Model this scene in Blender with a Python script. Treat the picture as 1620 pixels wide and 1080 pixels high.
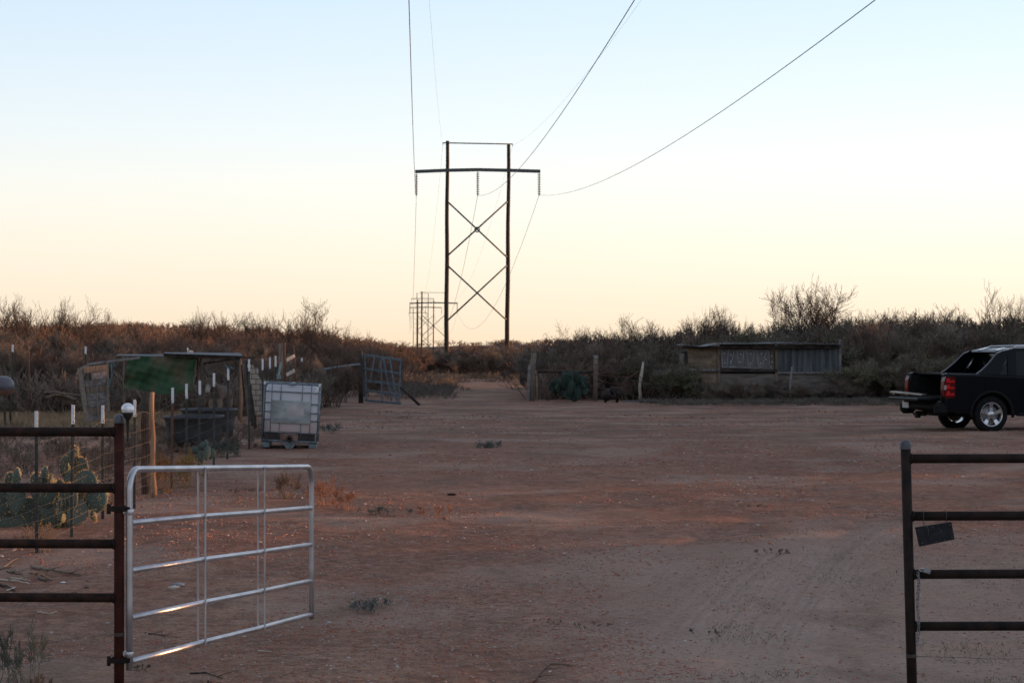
import bpy, math, random
import numpy as np
from mathutils import Vector, Matrix, Euler
for o in list(bpy.data.objects): bpy.data.objects.remove(o)
scene = bpy.context.scene
C = scene.collection
R = math.radians
# ---------------------------------------------------------------- camera
F = 3600.0; HY = 545.0; CZ = 2.0
cam = bpy.data.cameras.new("camera"); co = bpy.data.objects.new("camera", cam); C.objects.link(co)
cam.lens = 80; cam.sensor_width = 36; cam.clip_start = 0.5; cam.clip_end = 9000
co.location = (0, 0, CZ); co.rotation_euler = (R(90) + 5 / F, 0, 0)
cam.dof.use_dof = True; cam.dof.focus_distance = 17; cam.dof.aperture_fstop = 11
scene.camera = co
# ---------------------------------------------------------------- sky and sun
SUN_AZ = 70.0      # degrees to the right of the view direction
SUN_EL = 2.6
SKYK = 3.6        # brings the dusk gradient to photo exposure
world = bpy.data.worlds.new("World"); scene.world = world; world.use_nodes = True
nt = world.node_tree; nt.nodes.clear()
sky = nt.nodes.new('ShaderNodeTexSky'); sky.sky_type = 'NISHITA'; sky.sun_disc = False
sky.sun_elevation = R(SUN_EL); sky.sun_rotation = R(SUN_AZ); sky.altitude = 150
sky.air_density = 1.0; sky.dust_density = 1.4; sky.ozone_density = 1.2
def _n(k, **kw):
    n = nt.nodes.new(k)
    for q, v in kw.items(): setattr(n, q, v)
    return n
wtc = _n('ShaderNodeTexCoord'); wsx = _n('ShaderNodeSeparateXYZ'); nt.links.new(wtc.outputs['Generated'], wsx.inputs[0])
wmr = _n('ShaderNodeMapRange'); wmr.inputs[1].default_value = -.02; wmr.inputs[2].default_value = 1.0; nt.links.new(wsx.outputs[2], wmr.inputs[0])
wsq = _n('ShaderNodeMath', operation='POWER'); wsq.inputs[1].default_value = .5; nt.links.new(wmr.outputs[0], wsq.inputs[0])
wcr = _n('ShaderNodeValToRGB'); el = wcr.color_ramp.elements
# clear dusk sky: warm band at the horizon, pale above, blue overhead (positions are sqrt of the sine of the elevation)
ST = [(0.0, (.85, .60, .42)), (.14, (1.0, .79, .57)), (.178, (1.0, .85, .66)), (.243, (1.01, .93, .79)), (.294, (.97, .97, .92)), (.337, (.86, .94, .99)), (.41, (.68, .84, 1.0)), (.60, (.46, .54, .70)), (1.0, (.33, .375, .49))]
while len(el) < len(ST): el.new(.5)
for i, (p, c) in enumerate(ST): el[i].position = p; el[i].color = (*c, 1)
nt.links.new(wsq.outputs[0], wcr.inputs[0])
wgl = _n('ShaderNodeVectorMath', operation='DOT_PRODUCT'); nt.links.new(wtc.outputs['Generated'], wgl.inputs[0])
wgl.inputs[1].default_value = (math.sin(R(SUN_AZ)), math.cos(R(SUN_AZ)), 0)
wg2 = _n('ShaderNodeMapRange'); wg2.inputs[1].default_value = -1; wg2.inputs[2].default_value = 1; wg2.inputs[3].default_value = .72; wg2.inputs[4].default_value = 1.22; nt.links.new(wgl.outputs['Value'], wg2.inputs[0])
wml = _n('ShaderNodeVectorMath', operation='SCALE'); nt.links.new(wcr.outputs[0], wml.inputs[0]); nt.links.new(wg2.outputs[0], wml.inputs[3])
wsc = _n('ShaderNodeVectorMath', operation='SCALE'); wsc.inputs[3].default_value = SKYK; nt.links.new(wml.outputs[0], wsc.inputs[0])
wmx = _n('ShaderNodeMix'); wmx.data_type = 'RGBA'; wmx.inputs[0].default_value = .88
nt.links.new(sky.outputs[0], wmx.inputs[6]); nt.links.new(wsc.outputs[0], wmx.inputs[7])
bg = nt.nodes.new('ShaderNodeBackground'); bg.inputs[1].default_value = 0.15
wo = nt.nodes.new('ShaderNodeOutputWorld')
nt.links.new(wmx.outputs[2], bg.inputs[0]); nt.links.new(bg.outputs[0], wo.inputs[0])
sl = bpy.data.lights.new("sun", 'SUN'); so = bpy.data.objects.new("sun", sl); C.objects.link(so)
sl.energy = 4.2; sl.angle = R(0.6); sl.color = (1.0, 0.46, 0.18)
sd = Vector((math.sin(R(SUN_AZ)) * math.cos(R(SUN_EL)), math.cos(R(SUN_AZ)) * math.cos(R(SUN_EL)), math.sin(R(SUN_EL))))
so.rotation_euler = sd.to_track_quat('Z', 'Y').to_euler(); so.location = (60, 30, 20)
scene.view_settings.view_transform = 'Standard'; scene.view_settings.look = 'None'
scene.view_settings.exposure = 1.0; scene.view_settings.gamma = 1.0
scene.render.engine = 'CYCLES'
# ---------------------------------------------------------------- helpers
def W(px, py, D): return Vector(((px - 810) / F * D, D, CZ - (py - HY) / F * D))
def XX(px, D): return (px - 810) / F * D
rnd = random.Random(7)
NP = np.random.RandomState(5)
_vt = NP.rand(64, 64)
def vn(x, y, sc, seed=0):
    x = np.asarray(x, float) / sc + seed * 7.31; y = np.asarray(y, float) / sc + seed * 3.77
    xi = np.floor(x).astype(int); yi = np.floor(y).astype(int); fx = x - xi; fy = y - yi
    fx = fx * fx * (3 - 2 * fx); fy = fy * fy * (3 - 2 * fy)
    g = lambda a, b: _vt[a % 64, b % 64]
    return (g(xi, yi) * (1 - fx) + g(xi + 1, yi) * fx) * (1 - fy) + (g(xi, yi + 1) * (1 - fx) + g(xi + 1, yi + 1) * fx) * fy - 0.5
def corr(y): return -2.6 - 0.047 * (y - 173)
def gz(x, y):
    x = np.asarray(x, float); y = np.asarray(y, float)
    b = np.interp(y, [-60, 0, 14, 18.5, 22, 26, 30, 41, 50, 75, 120, 173, 250, 448, 560, 668, 800, 940, 1200, 1600, 4000],
                  [-.3, -.2, -.22, -.29, -.2, -.07, .02, .16, .09, .03, -.05, -.16, -1.3, -3.4, -3, -1.3, .6, 1.0, 0, -4, -14])
    off = np.abs(x - corr(y)); far = np.clip((y - 180) / 120, 0, 1)
    b = b + far * np.clip(off / 25, 0, 1) * .8
    b = b + 5.4 * np.exp(-((x + 62) / 34) ** 2 - ((y - 370) / 90) ** 2)
    b = b + 2.4 * np.exp(-((x + 30) / 22) ** 2 - ((y - 420) / 90) ** 2) * np.clip((off - 4) / 10, 0, 1)
    b = b + 4.4 * np.exp(-((x + 1) / 34) ** 2 - ((y - 520) / 90) ** 2) * np.clip((off - 4) / 12, 0, 1)
    near = np.clip((62 - y) / 20, 0, 1)
    b = b + vn(x, y, 3.2, 1) * .045 + vn(x, y, .9, 2) * .028 * near + vn(x, y, .36, 3) * .016 * near
    # soft berm where the graders left spill along the yard
    b = b + .03 * np.exp(-((y - 26.5 - .25 * vn(x, y, 3, 6) * 8) / .8) ** 2) * np.clip((x + 4) / 3, 0, 1)
    # wheel ruts coming towards the gate
    c = 1.5 + (y - 15) * .12 + .010 * (y - 15) ** 2
    for s in (-.0, 1.55):
        b = b - .035 * np.exp(-((x - c + s) / .22) ** 2) * np.clip((30 - y) / 6, 0, 1)
    return b
def G(x, y): return Vector((x, y, float(gz(x, y))))
def GP(px, D): return G(XX(px, D), D)

def np_mesh(name, V, Q=None, T=None):
    me = bpy.data.meshes.new(name)
    nq = 0 if Q is None else len(Q); ntr = 0 if T is None else len(T)
    me.vertices.add(len(V)); me.vertices.foreach_set('co', np.asarray(V, np.float32).ravel())
    parts = []
    if nq: parts.append(np.asarray(Q, np.int32).ravel())
    if ntr: parts.append(np.asarray(T, np.int32).ravel())
    L = np.concatenate(parts)
    me.loops.add(len(L)); me.loops.foreach_set('vertex_index', L)
    me.polygons.add(nq + ntr)
    st = np.concatenate([np.arange(nq) * 4, nq * 4 + np.arange(ntr) * 3]).astype(np.int32)
    me.polygons.foreach_set('loop_start', st)
    me.update(calc_edges=True)
    return me

class MB:
    def __init__(s): s.v = []; s.f = []; s.sm = []
    def add(s, vs, fs, smooth=False):
        b = len(s.v); s.v += [tuple(v) for v in vs]
        for f in fs: s.f.append(tuple(i + b for i in f)); s.sm.append(smooth)
        return s
    def box(s, c, d, rot=None, bev=0.0):
        c = Vector(c); hx, hy, hz = d[0] / 2, d[1] / 2, d[2] / 2
        M = rot.to_matrix() if isinstance(rot, Euler) else (rot if rot is not None else Matrix.Identity(3))
        if bev > 0:
            b = min(bev, hx * .9, hy * .9, hz * .9); vs = []; 
            for sx in (-1, 1):
                for sy in (-1, 1):
                    for sz in (-1, 1):
                        vs.append((sx * hx, sy * (hy - b), sz * (hz - b))); vs.append((sx * (hx - b), sy * hy, sz * (hz - b))); vs.append((sx * (hx - b), sy * (hy - b), sz * hz))
            id = lambda x, y, z, k: ((x * 2 + y) * 2 + z) * 3 + k
            fs = []
            for x in (0, 1): fs.append([id(x, 0, 0, 0), id(x, 1, 0, 0), id(x, 1, 1, 0), id(x, 0, 1, 0)])
            for y in (0, 1): fs.append([id(0, y, 0, 1), id(1, y, 0, 1), id(1, y, 1, 1), id(0, y, 1, 1)])
            for z in (0, 1): fs.append([id(0, 0, z, 2), id(1, 0, z, 2), id(1, 1, z, 2), id(0, 1, z, 2)])
            for a in (0, 1):
                for b2 in (0, 1):
                    fs.append([id(a, b2, 0, 0), id(a, b2, 1, 0), id(a, b2, 1, 1), id(a, b2, 0, 1)])
                    fs.append([id(a, 0, b2, 0), id(a, 1, b2, 0), id(a, 1, b2, 2), id(a, 0, b2, 2)])
                    fs.append([id(0, a, b2, 1), id(1, a, b2, 1), id(1, a, b2, 2), id(0, a, b2, 2)])
                    for c2 in (0, 1): fs.append([id(a, b2, c2, 0), id(a, b2, c2, 1), id(a, b2, c2, 2)])
        else:
            vs = [(sx * hx, sy * hy, sz * hz) for sx in (-1, 1) for sy in (-1, 1) for sz in (-1, 1)]
            fs = [(0, 1, 3, 2), (4, 6, 7, 5), (0, 4, 5, 1), (2, 3, 7, 6), (0, 2, 6, 4), (1, 5, 7, 3)]
        return s.add([M @ Vector(v) + c for v in vs], fs)
    def bar(s, p0, p1, w, t, up=(0, 0, 1), bev=0.0):
        p0 = Vector(p0); p1 = Vector(p1); d = p1 - p0; L = d.length; z = d.normalized()
        y = Vector(up); y = y - y.dot(z) * z
        if y.length < 1e-4: y = Vector((0, 1, 0)) - z * z.y
        y.normalize(); x = y.cross(z); M = Matrix((x, y, z)).transposed()
        return s.box((p0 + p1) / 2, (w, t, L), M, bev)
    def tube(s, pts, r, n=8, closed=False, caps=True, smooth=True):
        pts = [Vector(p) for p in pts]; m = len(pts)
        rr = r if isinstance(r, (list, tuple)) else [r] * m
        vs = []; prev = None
        for i, p in enumerate(pts):
            if closed: d = pts[(i + 1) % m] - pts[i - 1]
            else: d = pts[min(i + 1, m - 1)] - pts[max(i - 1, 0)]
            d.normalize()
            if prev is None:
                a = Vector((0, 0, 1)) if abs(d.z) < .9 else Vector((1, 0, 0)); x = a.cross(d).normalized()
            else: x = (prev - prev.dot(d) * d).normalized()
            prev = x; y = d.cross(x)
            for k in range(n):
                t = 2 * math.pi * k / n; vs.append(p + (x * math.cos(t) + y * math.sin(t)) * rr[i])
        fs = []
        for i in range(m if closed else m - 1):
            j = (i + 1) % m
            for k in range(n): fs.append((i * n + k, i * n + (k + 1) % n, j * n + (k + 1) % n, j * n + k))
        s.add(vs, fs, smooth)
        if caps and not closed:
            b = len(s.v) - len(vs)
            s.f.append(tuple(b + k for k in range(n))[::-1]); s.sm.append(False)
            s.f.append(tuple(b + (m - 1) * n + k for k in range(n))); s.sm.append(False)
        return s
    def lathe(s, prof, c=(0, 0, 0), n=20, M=None, smooth=True):
        c = Vector(c); M = M or Matrix.Identity(3); vs = []
        for (r, z) in prof:
            for k in range(n):
                t = 2 * math.pi * k / n; vs.append(M @ Vector((r * math.cos(t), r * math.sin(t), z)) + c)
        fs = [(i * n + k, i * n + (k + 1) % n, (i + 1) * n + (k + 1) % n, (i + 1) * n + k) for i in range(len(prof) - 1) for k in range(n)]
        return s.add(vs, fs, smooth)
    def ell(s, c, rad, M=None, n=12, m=8):
        prof = [(max(math.sin(math.pi * i / m), 1e-3), -math.cos(math.pi * i / m)) for i in range(m + 1)]
        c = Vector(c); M = M or Matrix.Identity(3); vs = []
        for (r, z) in prof:
            for k in range(n):
                t = 2 * math.pi * k / n; vs.append(M @ Vector((r * math.cos(t) * rad[0], r * math.sin(t) * rad[1], z * rad[2])) + c)
        fs = [(i * n + k, i * n + (k + 1) % n, (i + 1) * n + (k + 1) % n, (i + 1) * n + k) for i in range(m) for k in range(n)]
        return s.add(vs, fs, True)
    def prism(s, poly, axis, d0, d1):   # poly of (a,b) extruded along axis index
        def mk(a, b, d):
            if axis == 0: return (d, a, b)
            if axis == 1: return (a, d, b)
            return (a, b, d)
        n = len(poly); vs = [mk(a, b, d0) for a, b in poly] + [mk(a, b, d1) for a, b in poly]
        fs = [tuple(range(n))[::-1], tuple(range(n, 2 * n))] + [(i, (i + 1) % n, n + (i + 1) % n, n + i) for i in range(n)]
        return s.add(vs, fs)
    def mesh(s, name, off=(0, 0, 0)):
        me = bpy.data.meshes.new(name); ox, oy, oz = off
        me.from_pydata([(x - ox, y - oy, z - oz) for x, y, z in s.v], [], s.f)
        me.polygons.foreach_set('use_smooth', s.sm); me.update(); 
        return me

def props(o, label=None, cat=None, group=None, kind=None):
    if label: o['label'] = label
    if cat: o['category'] = cat
    if group: o['group'] = group
    if kind: o['kind'] = kind
    return o
def thing(name, label, cat, loc=(0, 0, 0), group=None, rot=None):
    o = bpy.data.objects.new(name, None); C.objects.link(o); o.location = loc; o.empty_display_size = .2
    if rot: o.rotation_euler = rot
    return props(o, label, cat, group)
def rootof(o):
    while o.parent: o = o.parent
    return o
def part(name, mb, mat, parent, local=False, label=None):
    off = (0, 0, 0) if local else tuple(rootof(parent).location)
    me = mb.mesh(name, off) if isinstance(mb, MB) else mb
    me.materials.append(mat)
    o = bpy.data.objects.new(name, me); C.objects.link(o); o.parent = parent
    if label: o['label'] = label
    return o
def solo(name, mb, mat, loc, label, cat, group=None, kind=None):
    me = mb.mesh(name, tuple(loc)) if isinstance(mb, MB) else mb
    me.materials.append(mat)
    o = bpy.data.objects.new(name, me); C.objects.link(o); o.location = loc
    return props(o, label, cat, group, kind)
def dup(root, loc, rot=None, scale=None, label=None, group=None):
    r = root.copy(); C.objects.link(r); r.location = loc
    if rot is not None: r.rotation_euler = rot
    if scale is not None: r.scale = scale if not isinstance(scale, (int, float)) else (scale,) * 3
    if label: r['label'] = label
    if group: r['group'] = group
    for ch in root.children:
        c = ch.copy(); C.objects.link(c); c.parent = r
        for g in ch.children:
            d = g.copy(); C.objects.link(d); d.parent = c
    return r
# ---------------------------------------------------------------- materials
def mat(name, c1, c2=None, scale=6.0, rough=.8, metal=0.0, bump=0.0, c3=None, space='Object', stretch=(1, 1, 1), spec=None, detail=6):
    m = bpy.data.materials.new(name); m.use_nodes = True; t = m.node_tree; b = t.nodes['Principled BSDF']
    b.inputs['Roughness'].default_value = rough; b.inputs['Metallic'].default_value = metal
    if spec is not None: b.inputs['Specular IOR Level'].default_value = spec
    b.inputs['Base Color'].default_value = (*c1, 1)
    if c2 is None and bump == 0: return m
    tc = t.nodes.new('ShaderNodeTexCoord'); mp = t.nodes.new('ShaderNodeMapping'); mp.inputs['Scale'].default_value = stretch
    t.links.new(tc.outputs[space], mp.inputs[0])
    nz = t.nodes.new('ShaderNodeTexNoise'); nz.inputs['Scale'].default_value = scale; nz.inputs['Detail'].default_value = detail
    t.links.new(mp.outputs[0], nz.inputs['Vector'])
    if c2 is not None:
        cr = t.nodes.new('ShaderNodeValToRGB'); e = cr.color_ramp.elements
        e[0].position = .35; e[0].color = (*c1, 1); e[1].position = .65; e[1].color = (*c2, 1)
        if c3: x = cr.color_ramp.elements.new(.5); x.color = (*c3, 1)
        t.links.new(nz.outputs[0], cr.inputs[0]); t.links.new(cr.outputs[0], b.inputs['Base Color'])
    if bump:
        bp = t.nodes.new('ShaderNodeBump'); bp.inputs['Strength'].default_value = bump; bp.inputs['Distance'].default_value = .01
        t.links.new(nz.outputs[0], bp.inputs['Height']); t.links.new(bp.outputs[0], b.inputs['Normal'])
    return m
M_rust = mat('rusty_pipe', (.010, .007, .006), (.042, .018, .012), 14, .8, .1, .5, spec=.25)
M_rustred = mat('red_oxide_pipe', (.030, .007, .005), (.062, .016, .010), 10, .8, .1, .4, spec=.25)
M_blackpipe = mat('black_pipe', (.008, .006, .006), (.028, .016, .012), 12, .75, .1, .4, spec=.25)
M_cap = mat('grey_cap', (.06, .065, .08), (.12, .12, .14), 20, .5, .5)
M_galv = mat('galvanised_tube', (.40, .40, .43), (.56, .56, .60), 5, .36, .75, stretch=(1, 1, 1), detail=3)
M_galvd = mat('dull_zinc', (.16, .17, .18), (.30, .31, .33), 30, .55, .6)
M_wire = mat('old_fence_wire', (.10, .092, .085), (.17, .155, .14), 8, .75, .2)
M_tpost = mat('green_tpost_paint', (.018, .028, .028), (.05, .05, .045), 12, .6)
M_trust = mat('rusted_tpost', (.10, .045, .028), (.16, .07, .04), 12, .8)
M_white = mat('white_tip_paint', (.62, .66, .74), (.80, .80, .80), 15, .6)
M_wood = mat('weathered_wood', (.10, .078, .062), (.22, .17, .13), 5, .9, 0, .6, stretch=(6, 6, .6))
M_woodr = mat('reddish_cedar_post', (.22, .12, .07), (.42, .25, .15), 6, .9, 0, .8, stretch=(7, 7, .5))
M_woodgrey = mat('grey_barn_board', (.11, .10, .10), (.24, .22, .21), 5, .9, 0, .5, stretch=(2, 2, 2))
M_bluewood = mat('grey_blue_panel', (.075, .10, .12), (.14, .18, .21), 8, .7, .1)
M_darkwood = mat('blackened_board', (.018, .015, .014), (.06, .045, .035), 5, .9, 0, .5)
M_palewood = mat('pale_bleached_wood', (.36, .31, .26), (.56, .50, .43), 9, .85, 0, .4)
M_black = mat('black_rubber', (.006, .006, .007), (.014, .014, .015), 12, .9, spec=.2)
# ---------------------------------------------------------------- ground
def axis(lo, hi, d0, d1, step, grow=1.13):
    a = list(np.arange(d0, d1, step)); s = step; x = d1
    while x < hi: a.append(x); s *= grow; x += s
    a.append(hi); s = step; x = d0 - step; b = []
    while x > lo: b.append(x); s *= grow; x -= s
    b.append(lo)
    return np.array(b[::-1] + a)
gx = axis(-3000, 3000, -11, 13, .12, 1.06); gy = axis(-60, 5000, 13, 42, .11, 1.04)
XG, YG = np.meshgrid(gx, gy); ZG = gz(XG, YG)
V = np.stack([XG.ravel(), YG.ravel(), ZG.ravel()], 1); nx, ny = len(gx), len(gy)
ii, jj = np.meshgrid(np.arange(nx - 1), np.arange(ny - 1)); q = (jj * nx + ii).ravel()
gm = np_mesh('ground', V, np.stack([q, q + 1, q + nx + 1, q + nx], 1))
gm.polygons.foreach_set('use_smooth', np.ones(len(gm.polygons), bool))
m = bpy.data.materials.new('red_dirt'); m.use_nodes = True; t = m.node_tree; b = t.nodes['Principled BSDF']
b.inputs['Roughness'].default_value = .95; b.inputs['Specular IOR Level'].default_value = .15
def nd(t, k, **kw):
    n = t.nodes.new(k)
    for a, v in kw.items(): setattr(n, a, v)
    return n
def noise(t, vec, s, d=5, r=.6, dist=0):
    n = t.nodes.new('ShaderNodeTexNoise'); n.inputs['Scale'].default_value = s; n.inputs['Detail'].default_value = d
    n.inputs['Roughness'].default_value = r; n.inputs['Distortion'].default_value = dist; t.links.new(vec, n.inputs['Vector']); return n.outputs[0]
def ramp(t, fac, stops):
    n = t.nodes.new('ShaderNodeValToRGB'); e = n.color_ramp.elements
    while len(e) < len(stops): e.new(.5)
    for i, (p, c) in enumerate(stops): e[i].position = p; e[i].color = (*c, 1) if len(c) == 3 else c
    t.links.new(fac, n.inputs[0]); return n.outputs[0]
def mix(t, fac, a, b_, mode='MIX'):
    n = t.nodes.new('ShaderNodeMix'); n.data_type = 'RGBA'; n.blend_type = mode
    if isinstance(fac, (int, float)): n.inputs[0].default_value = fac
    else: t.links.new(fac, n.inputs[0])
    for s_, v in ((6, a), (7, b_)):
        if isinstance(v, tuple): n.inputs[s_].default_value = (*v, 1)
        else: t.links.new(v, n.inputs[s_])
    return n.outputs[2]
def mth(t, op, a, b_=None, clamp=False):
    n = t.nodes.new('ShaderNodeMath'); n.operation = op; n.use_clamp = clamp
    for i, v in enumerate((a, b_)):
        if v is None: continue
        if isinstance(v, (int, float)): n.inputs[i].default_value = v
        else: t.links.new(v, n.inputs[i])
    return n.outputs[0]
def smooth(t, v, a, b_):
    n = t.nodes.new('ShaderNodeMapRange'); n.interpolation_type = 'SMOOTHSTEP'; n.inputs[1].default_value = a; n.inputs[2].default_value = b_
    t.links.new(v, n.inputs[0]); return n.outputs[0]
geo = t.nodes.new('ShaderNodeNewGeometry').outputs['Position']
sx = t.nodes.new('ShaderNodeSeparateXYZ'); t.links.new(geo, sx.inputs[0]); X, Y = sx.outputs[0], sx.outputs[1]
sq = t.nodes.new('ShaderNodeMapping'); sq.inputs['Scale'].default_value = (1, .38, 1); t.links.new(geo, sq.inputs[0]); VS = sq.outputs[0]
big = noise(t, geo, .16, 4, .55, .4); mid = noise(t, VS, .9, 6, .65, .3); fine = noise(t, geo, 9, 6, .75); vf = noise(t, geo, 38, 4, .8)
pale = (.365, .225, .152); base = (.265, .130, .079); red = (.24, .074, .040); dark = (.085, .045, .032)
col = mix(t, ramp(t, mid, [(.36, (0, 0, 0)), (.62, (1, 1, 1))]), base, pale)
redm = mth(t, 'MULTIPLY', ramp(t, big, [(.38, (0, 0, 0)), (.56, (1, 1, 1))]), smooth(t, fine, .36, .60))
redm = mth(t, 'MULTIPLY', mth(t, 'MAXIMUM', redm, mth(t, 'MULTIPLY', mth(t, 'MULTIPLY', smooth(t, Y, 21, 25), mth(t, 'SUBTRACT', 1.0, smooth(t, Y, 36, 44))), .65)), smooth(t, Y, 17.5, 22))
col = mix(t, mth(t, 'MULTIPLY', redm, .75), col, red)
streak = noise(t, geo, 1.5, 9, .78)
col = mix(t, mth(t, 'MULTIPLY', ramp(t, streak, [(.50, (0, 0, 0)), (.60, (1, 1, 1))]), .50), col, (.13, .078, .056))
col = mix(t, mth(t, 'MULTIPLY', ramp(t, noise(t, geo, 2.6, 9, .8), [(.52, (0, 0, 0)), (.64, (1, 1, 1))]), .35), col, (.42, .29, .23))
ms = mth(t, 'ADD', noise(t, geo, 6.5, 7, .85), mth(t, 'MULTIPLY', mth(t, 'SUBTRACT', big, .5), .25))
col = mix(t, mth(t, 'MULTIPLY', ramp(t, ms, [(.49, (0, 0, 0)), (.55, (1, 1, 1))]), .68), col, (.115, .062, .044))
col = mix(t, mth(t, 'MULTIPLY', ramp(t, noise(t, geo, 5.0, 7, .85), [(.53, (0, 0, 0)), (.60, (1, 1, 1))]), .40), col, (.44, .30, .23))
olive = mth(t, 'MULTIPLY', ramp(t, noise(t, geo, .42, 6, .65), [(.47, (0, 0, 0)), (.56, (1, 1, 1))]), smooth(t, Y, 36, 50))
col = mix(t, mth(t, 'MULTIPLY', olive, .6), col, (.105, .080, .058))
# compacted pale drive on the right foreground
drive = mth(t, 'MULTIPLY', smooth(t, mth(t, 'ADD', X, mth(t, 'MULTIPLY', big, 3.0)), 1.2, 3.2), mth(t, 'SUBTRACT', 1.0, smooth(t, Y, 21, 27)))
col = mix(t, mth(t, 'MULTIPLY', drive, .6), col, (.37, .27, .22))
# tyre tread streaks running away from the gate
c_ = mth(t, 'SUBTRACT', X, mth(t, 'ADD', mth(t, 'MULTIPLY', mth(t, 'SUBTRACT', Y, 15.0), .12), 1.5))
c_ = mth(t, 'SUBTRACT', c_, mth(t, 'MULTIPLY', mth(t, 'POWER', mth(t, 'SUBTRACT', Y, 15.0), 2.0), .010))
cw = nd(t, 'ShaderNodeCombineXYZ'); t.links.new(mth(t, 'MULTIPLY', c_, 9.0), cw.inputs[0]); t.links.new(mth(t, 'MULTIPLY', Y, .12), cw.inputs[1])
tread = noise(t, cw.outputs[0], 1.6, 3, .6)
tmask = mth(t, 'MULTIPLY', ramp(t, noise(t, geo, 1.1, 5, .7), [(.38, (.25, .25, .25)), (.60, (1, 1, 1))]), mth(t, 'MULTIPLY', mth(t, 'SUBTRACT', 1.0, smooth(t, mth(t, 'ABSOLUTE', mth(t, 'ADD', c_, .1)), .45, 1.0)), mth(t, 'SUBTRACT', 1.0, smooth(t, Y, 24, 29))))
col = mix(t, mth(t, 'MULTIPLY', tmask, .55), col, (.43, .325, .265))
col = mix(t, mth(t, 'MULTIPLY', tmask, mth(t, 'MULTIPLY', ramp(t, tread, [(.44, (0, 0, 0)), (.62, (1, 1, 1))]), .38)), col, (.17, .115, .085))
# packed pale patches mid-yard
col = mix(t, mth(t, 'MULTIPLY', ramp(t, noise(t, geo, .35, 4, .5), [(.52, (0, 0, 0)), (.62, (1, 1, 1))]), .45), col, (.39, .285, .225))
# dull old silt patches, litter and dark specks
silt = noise(t, VS, .55, 5, .7, .6)
col = mix(t, mth(t, 'MULTIPLY', ramp(t, silt, [(.54, (0, 0, 0)), (.66, (1, 1, 1))]), .55), col, (.145, .098, .066))
specks = ramp(t, noise(t, geo, 16, 4, .85), [(.36, (1, 1, 1)), (.43, (0, 0, 0))])
col = mix(t, mth(t, 'MULTIPLY', specks, .65), col, dark)
col = mix(t, mth(t, 'MULTIPLY', ramp(t, vf, [(.56, (0, 0, 0)), (.66, (1, 1, 1))]), .55), col, (.45, .33, .26))
col = mix(t, mth(t, 'MULTIPLY', ramp(t, noise(t, geo, 24, 5, .8), [(.55, (0, 0, 0)), (.62, (1, 1, 1))]), .5), col, (.13, .060, .040))
# straw and dead litter beyond the yard, red soil under far brush
field = mth(t, 'MULTIPLY', smooth(t, Y, 44, 60), mth(t, 'SUBTRACT', 1.0, smooth(t, X, -8.5, -7.3)))
col = mix(t, mth(t, 'MULTIPLY', field, .85), col, mix(t, fine, (.34, .25, .14), (.17, .12, .08)))
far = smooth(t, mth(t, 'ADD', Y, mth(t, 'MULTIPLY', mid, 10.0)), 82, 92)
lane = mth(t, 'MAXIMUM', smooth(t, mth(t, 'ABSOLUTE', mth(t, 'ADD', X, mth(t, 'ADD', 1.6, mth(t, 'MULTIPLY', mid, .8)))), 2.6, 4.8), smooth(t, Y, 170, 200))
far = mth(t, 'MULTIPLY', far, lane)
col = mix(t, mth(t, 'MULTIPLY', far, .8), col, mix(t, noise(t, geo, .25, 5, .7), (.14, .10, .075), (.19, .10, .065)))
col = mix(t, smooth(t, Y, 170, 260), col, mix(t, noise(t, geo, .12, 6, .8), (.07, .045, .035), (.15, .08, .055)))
t.links.new(col, b.inputs['Base Color'])
bh = mth(t, 'ADD', mth(t, 'MULTIPLY', fine, .55), mth(t, 'MULTIPLY', vf, .3))
bh = mth(t, 'ADD', bh, mth(t, 'MULTIPLY', mth(t, 'MULTIPLY', tread, tmask), .5))
bp = t.nodes.new('ShaderNodeBump'); bp.inputs['Strength'].default_value = .8; bp.inputs['Distance'].default_value = .055
t.links.new(bh, bp.inputs['Height']); t.links.new(bp.outputs[0], b.inputs['Normal'])
gm.materials.append(m)
go = bpy.data.objects.new('ground', gm); C.objects.link(go); go['kind'] = 'structure'

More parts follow.
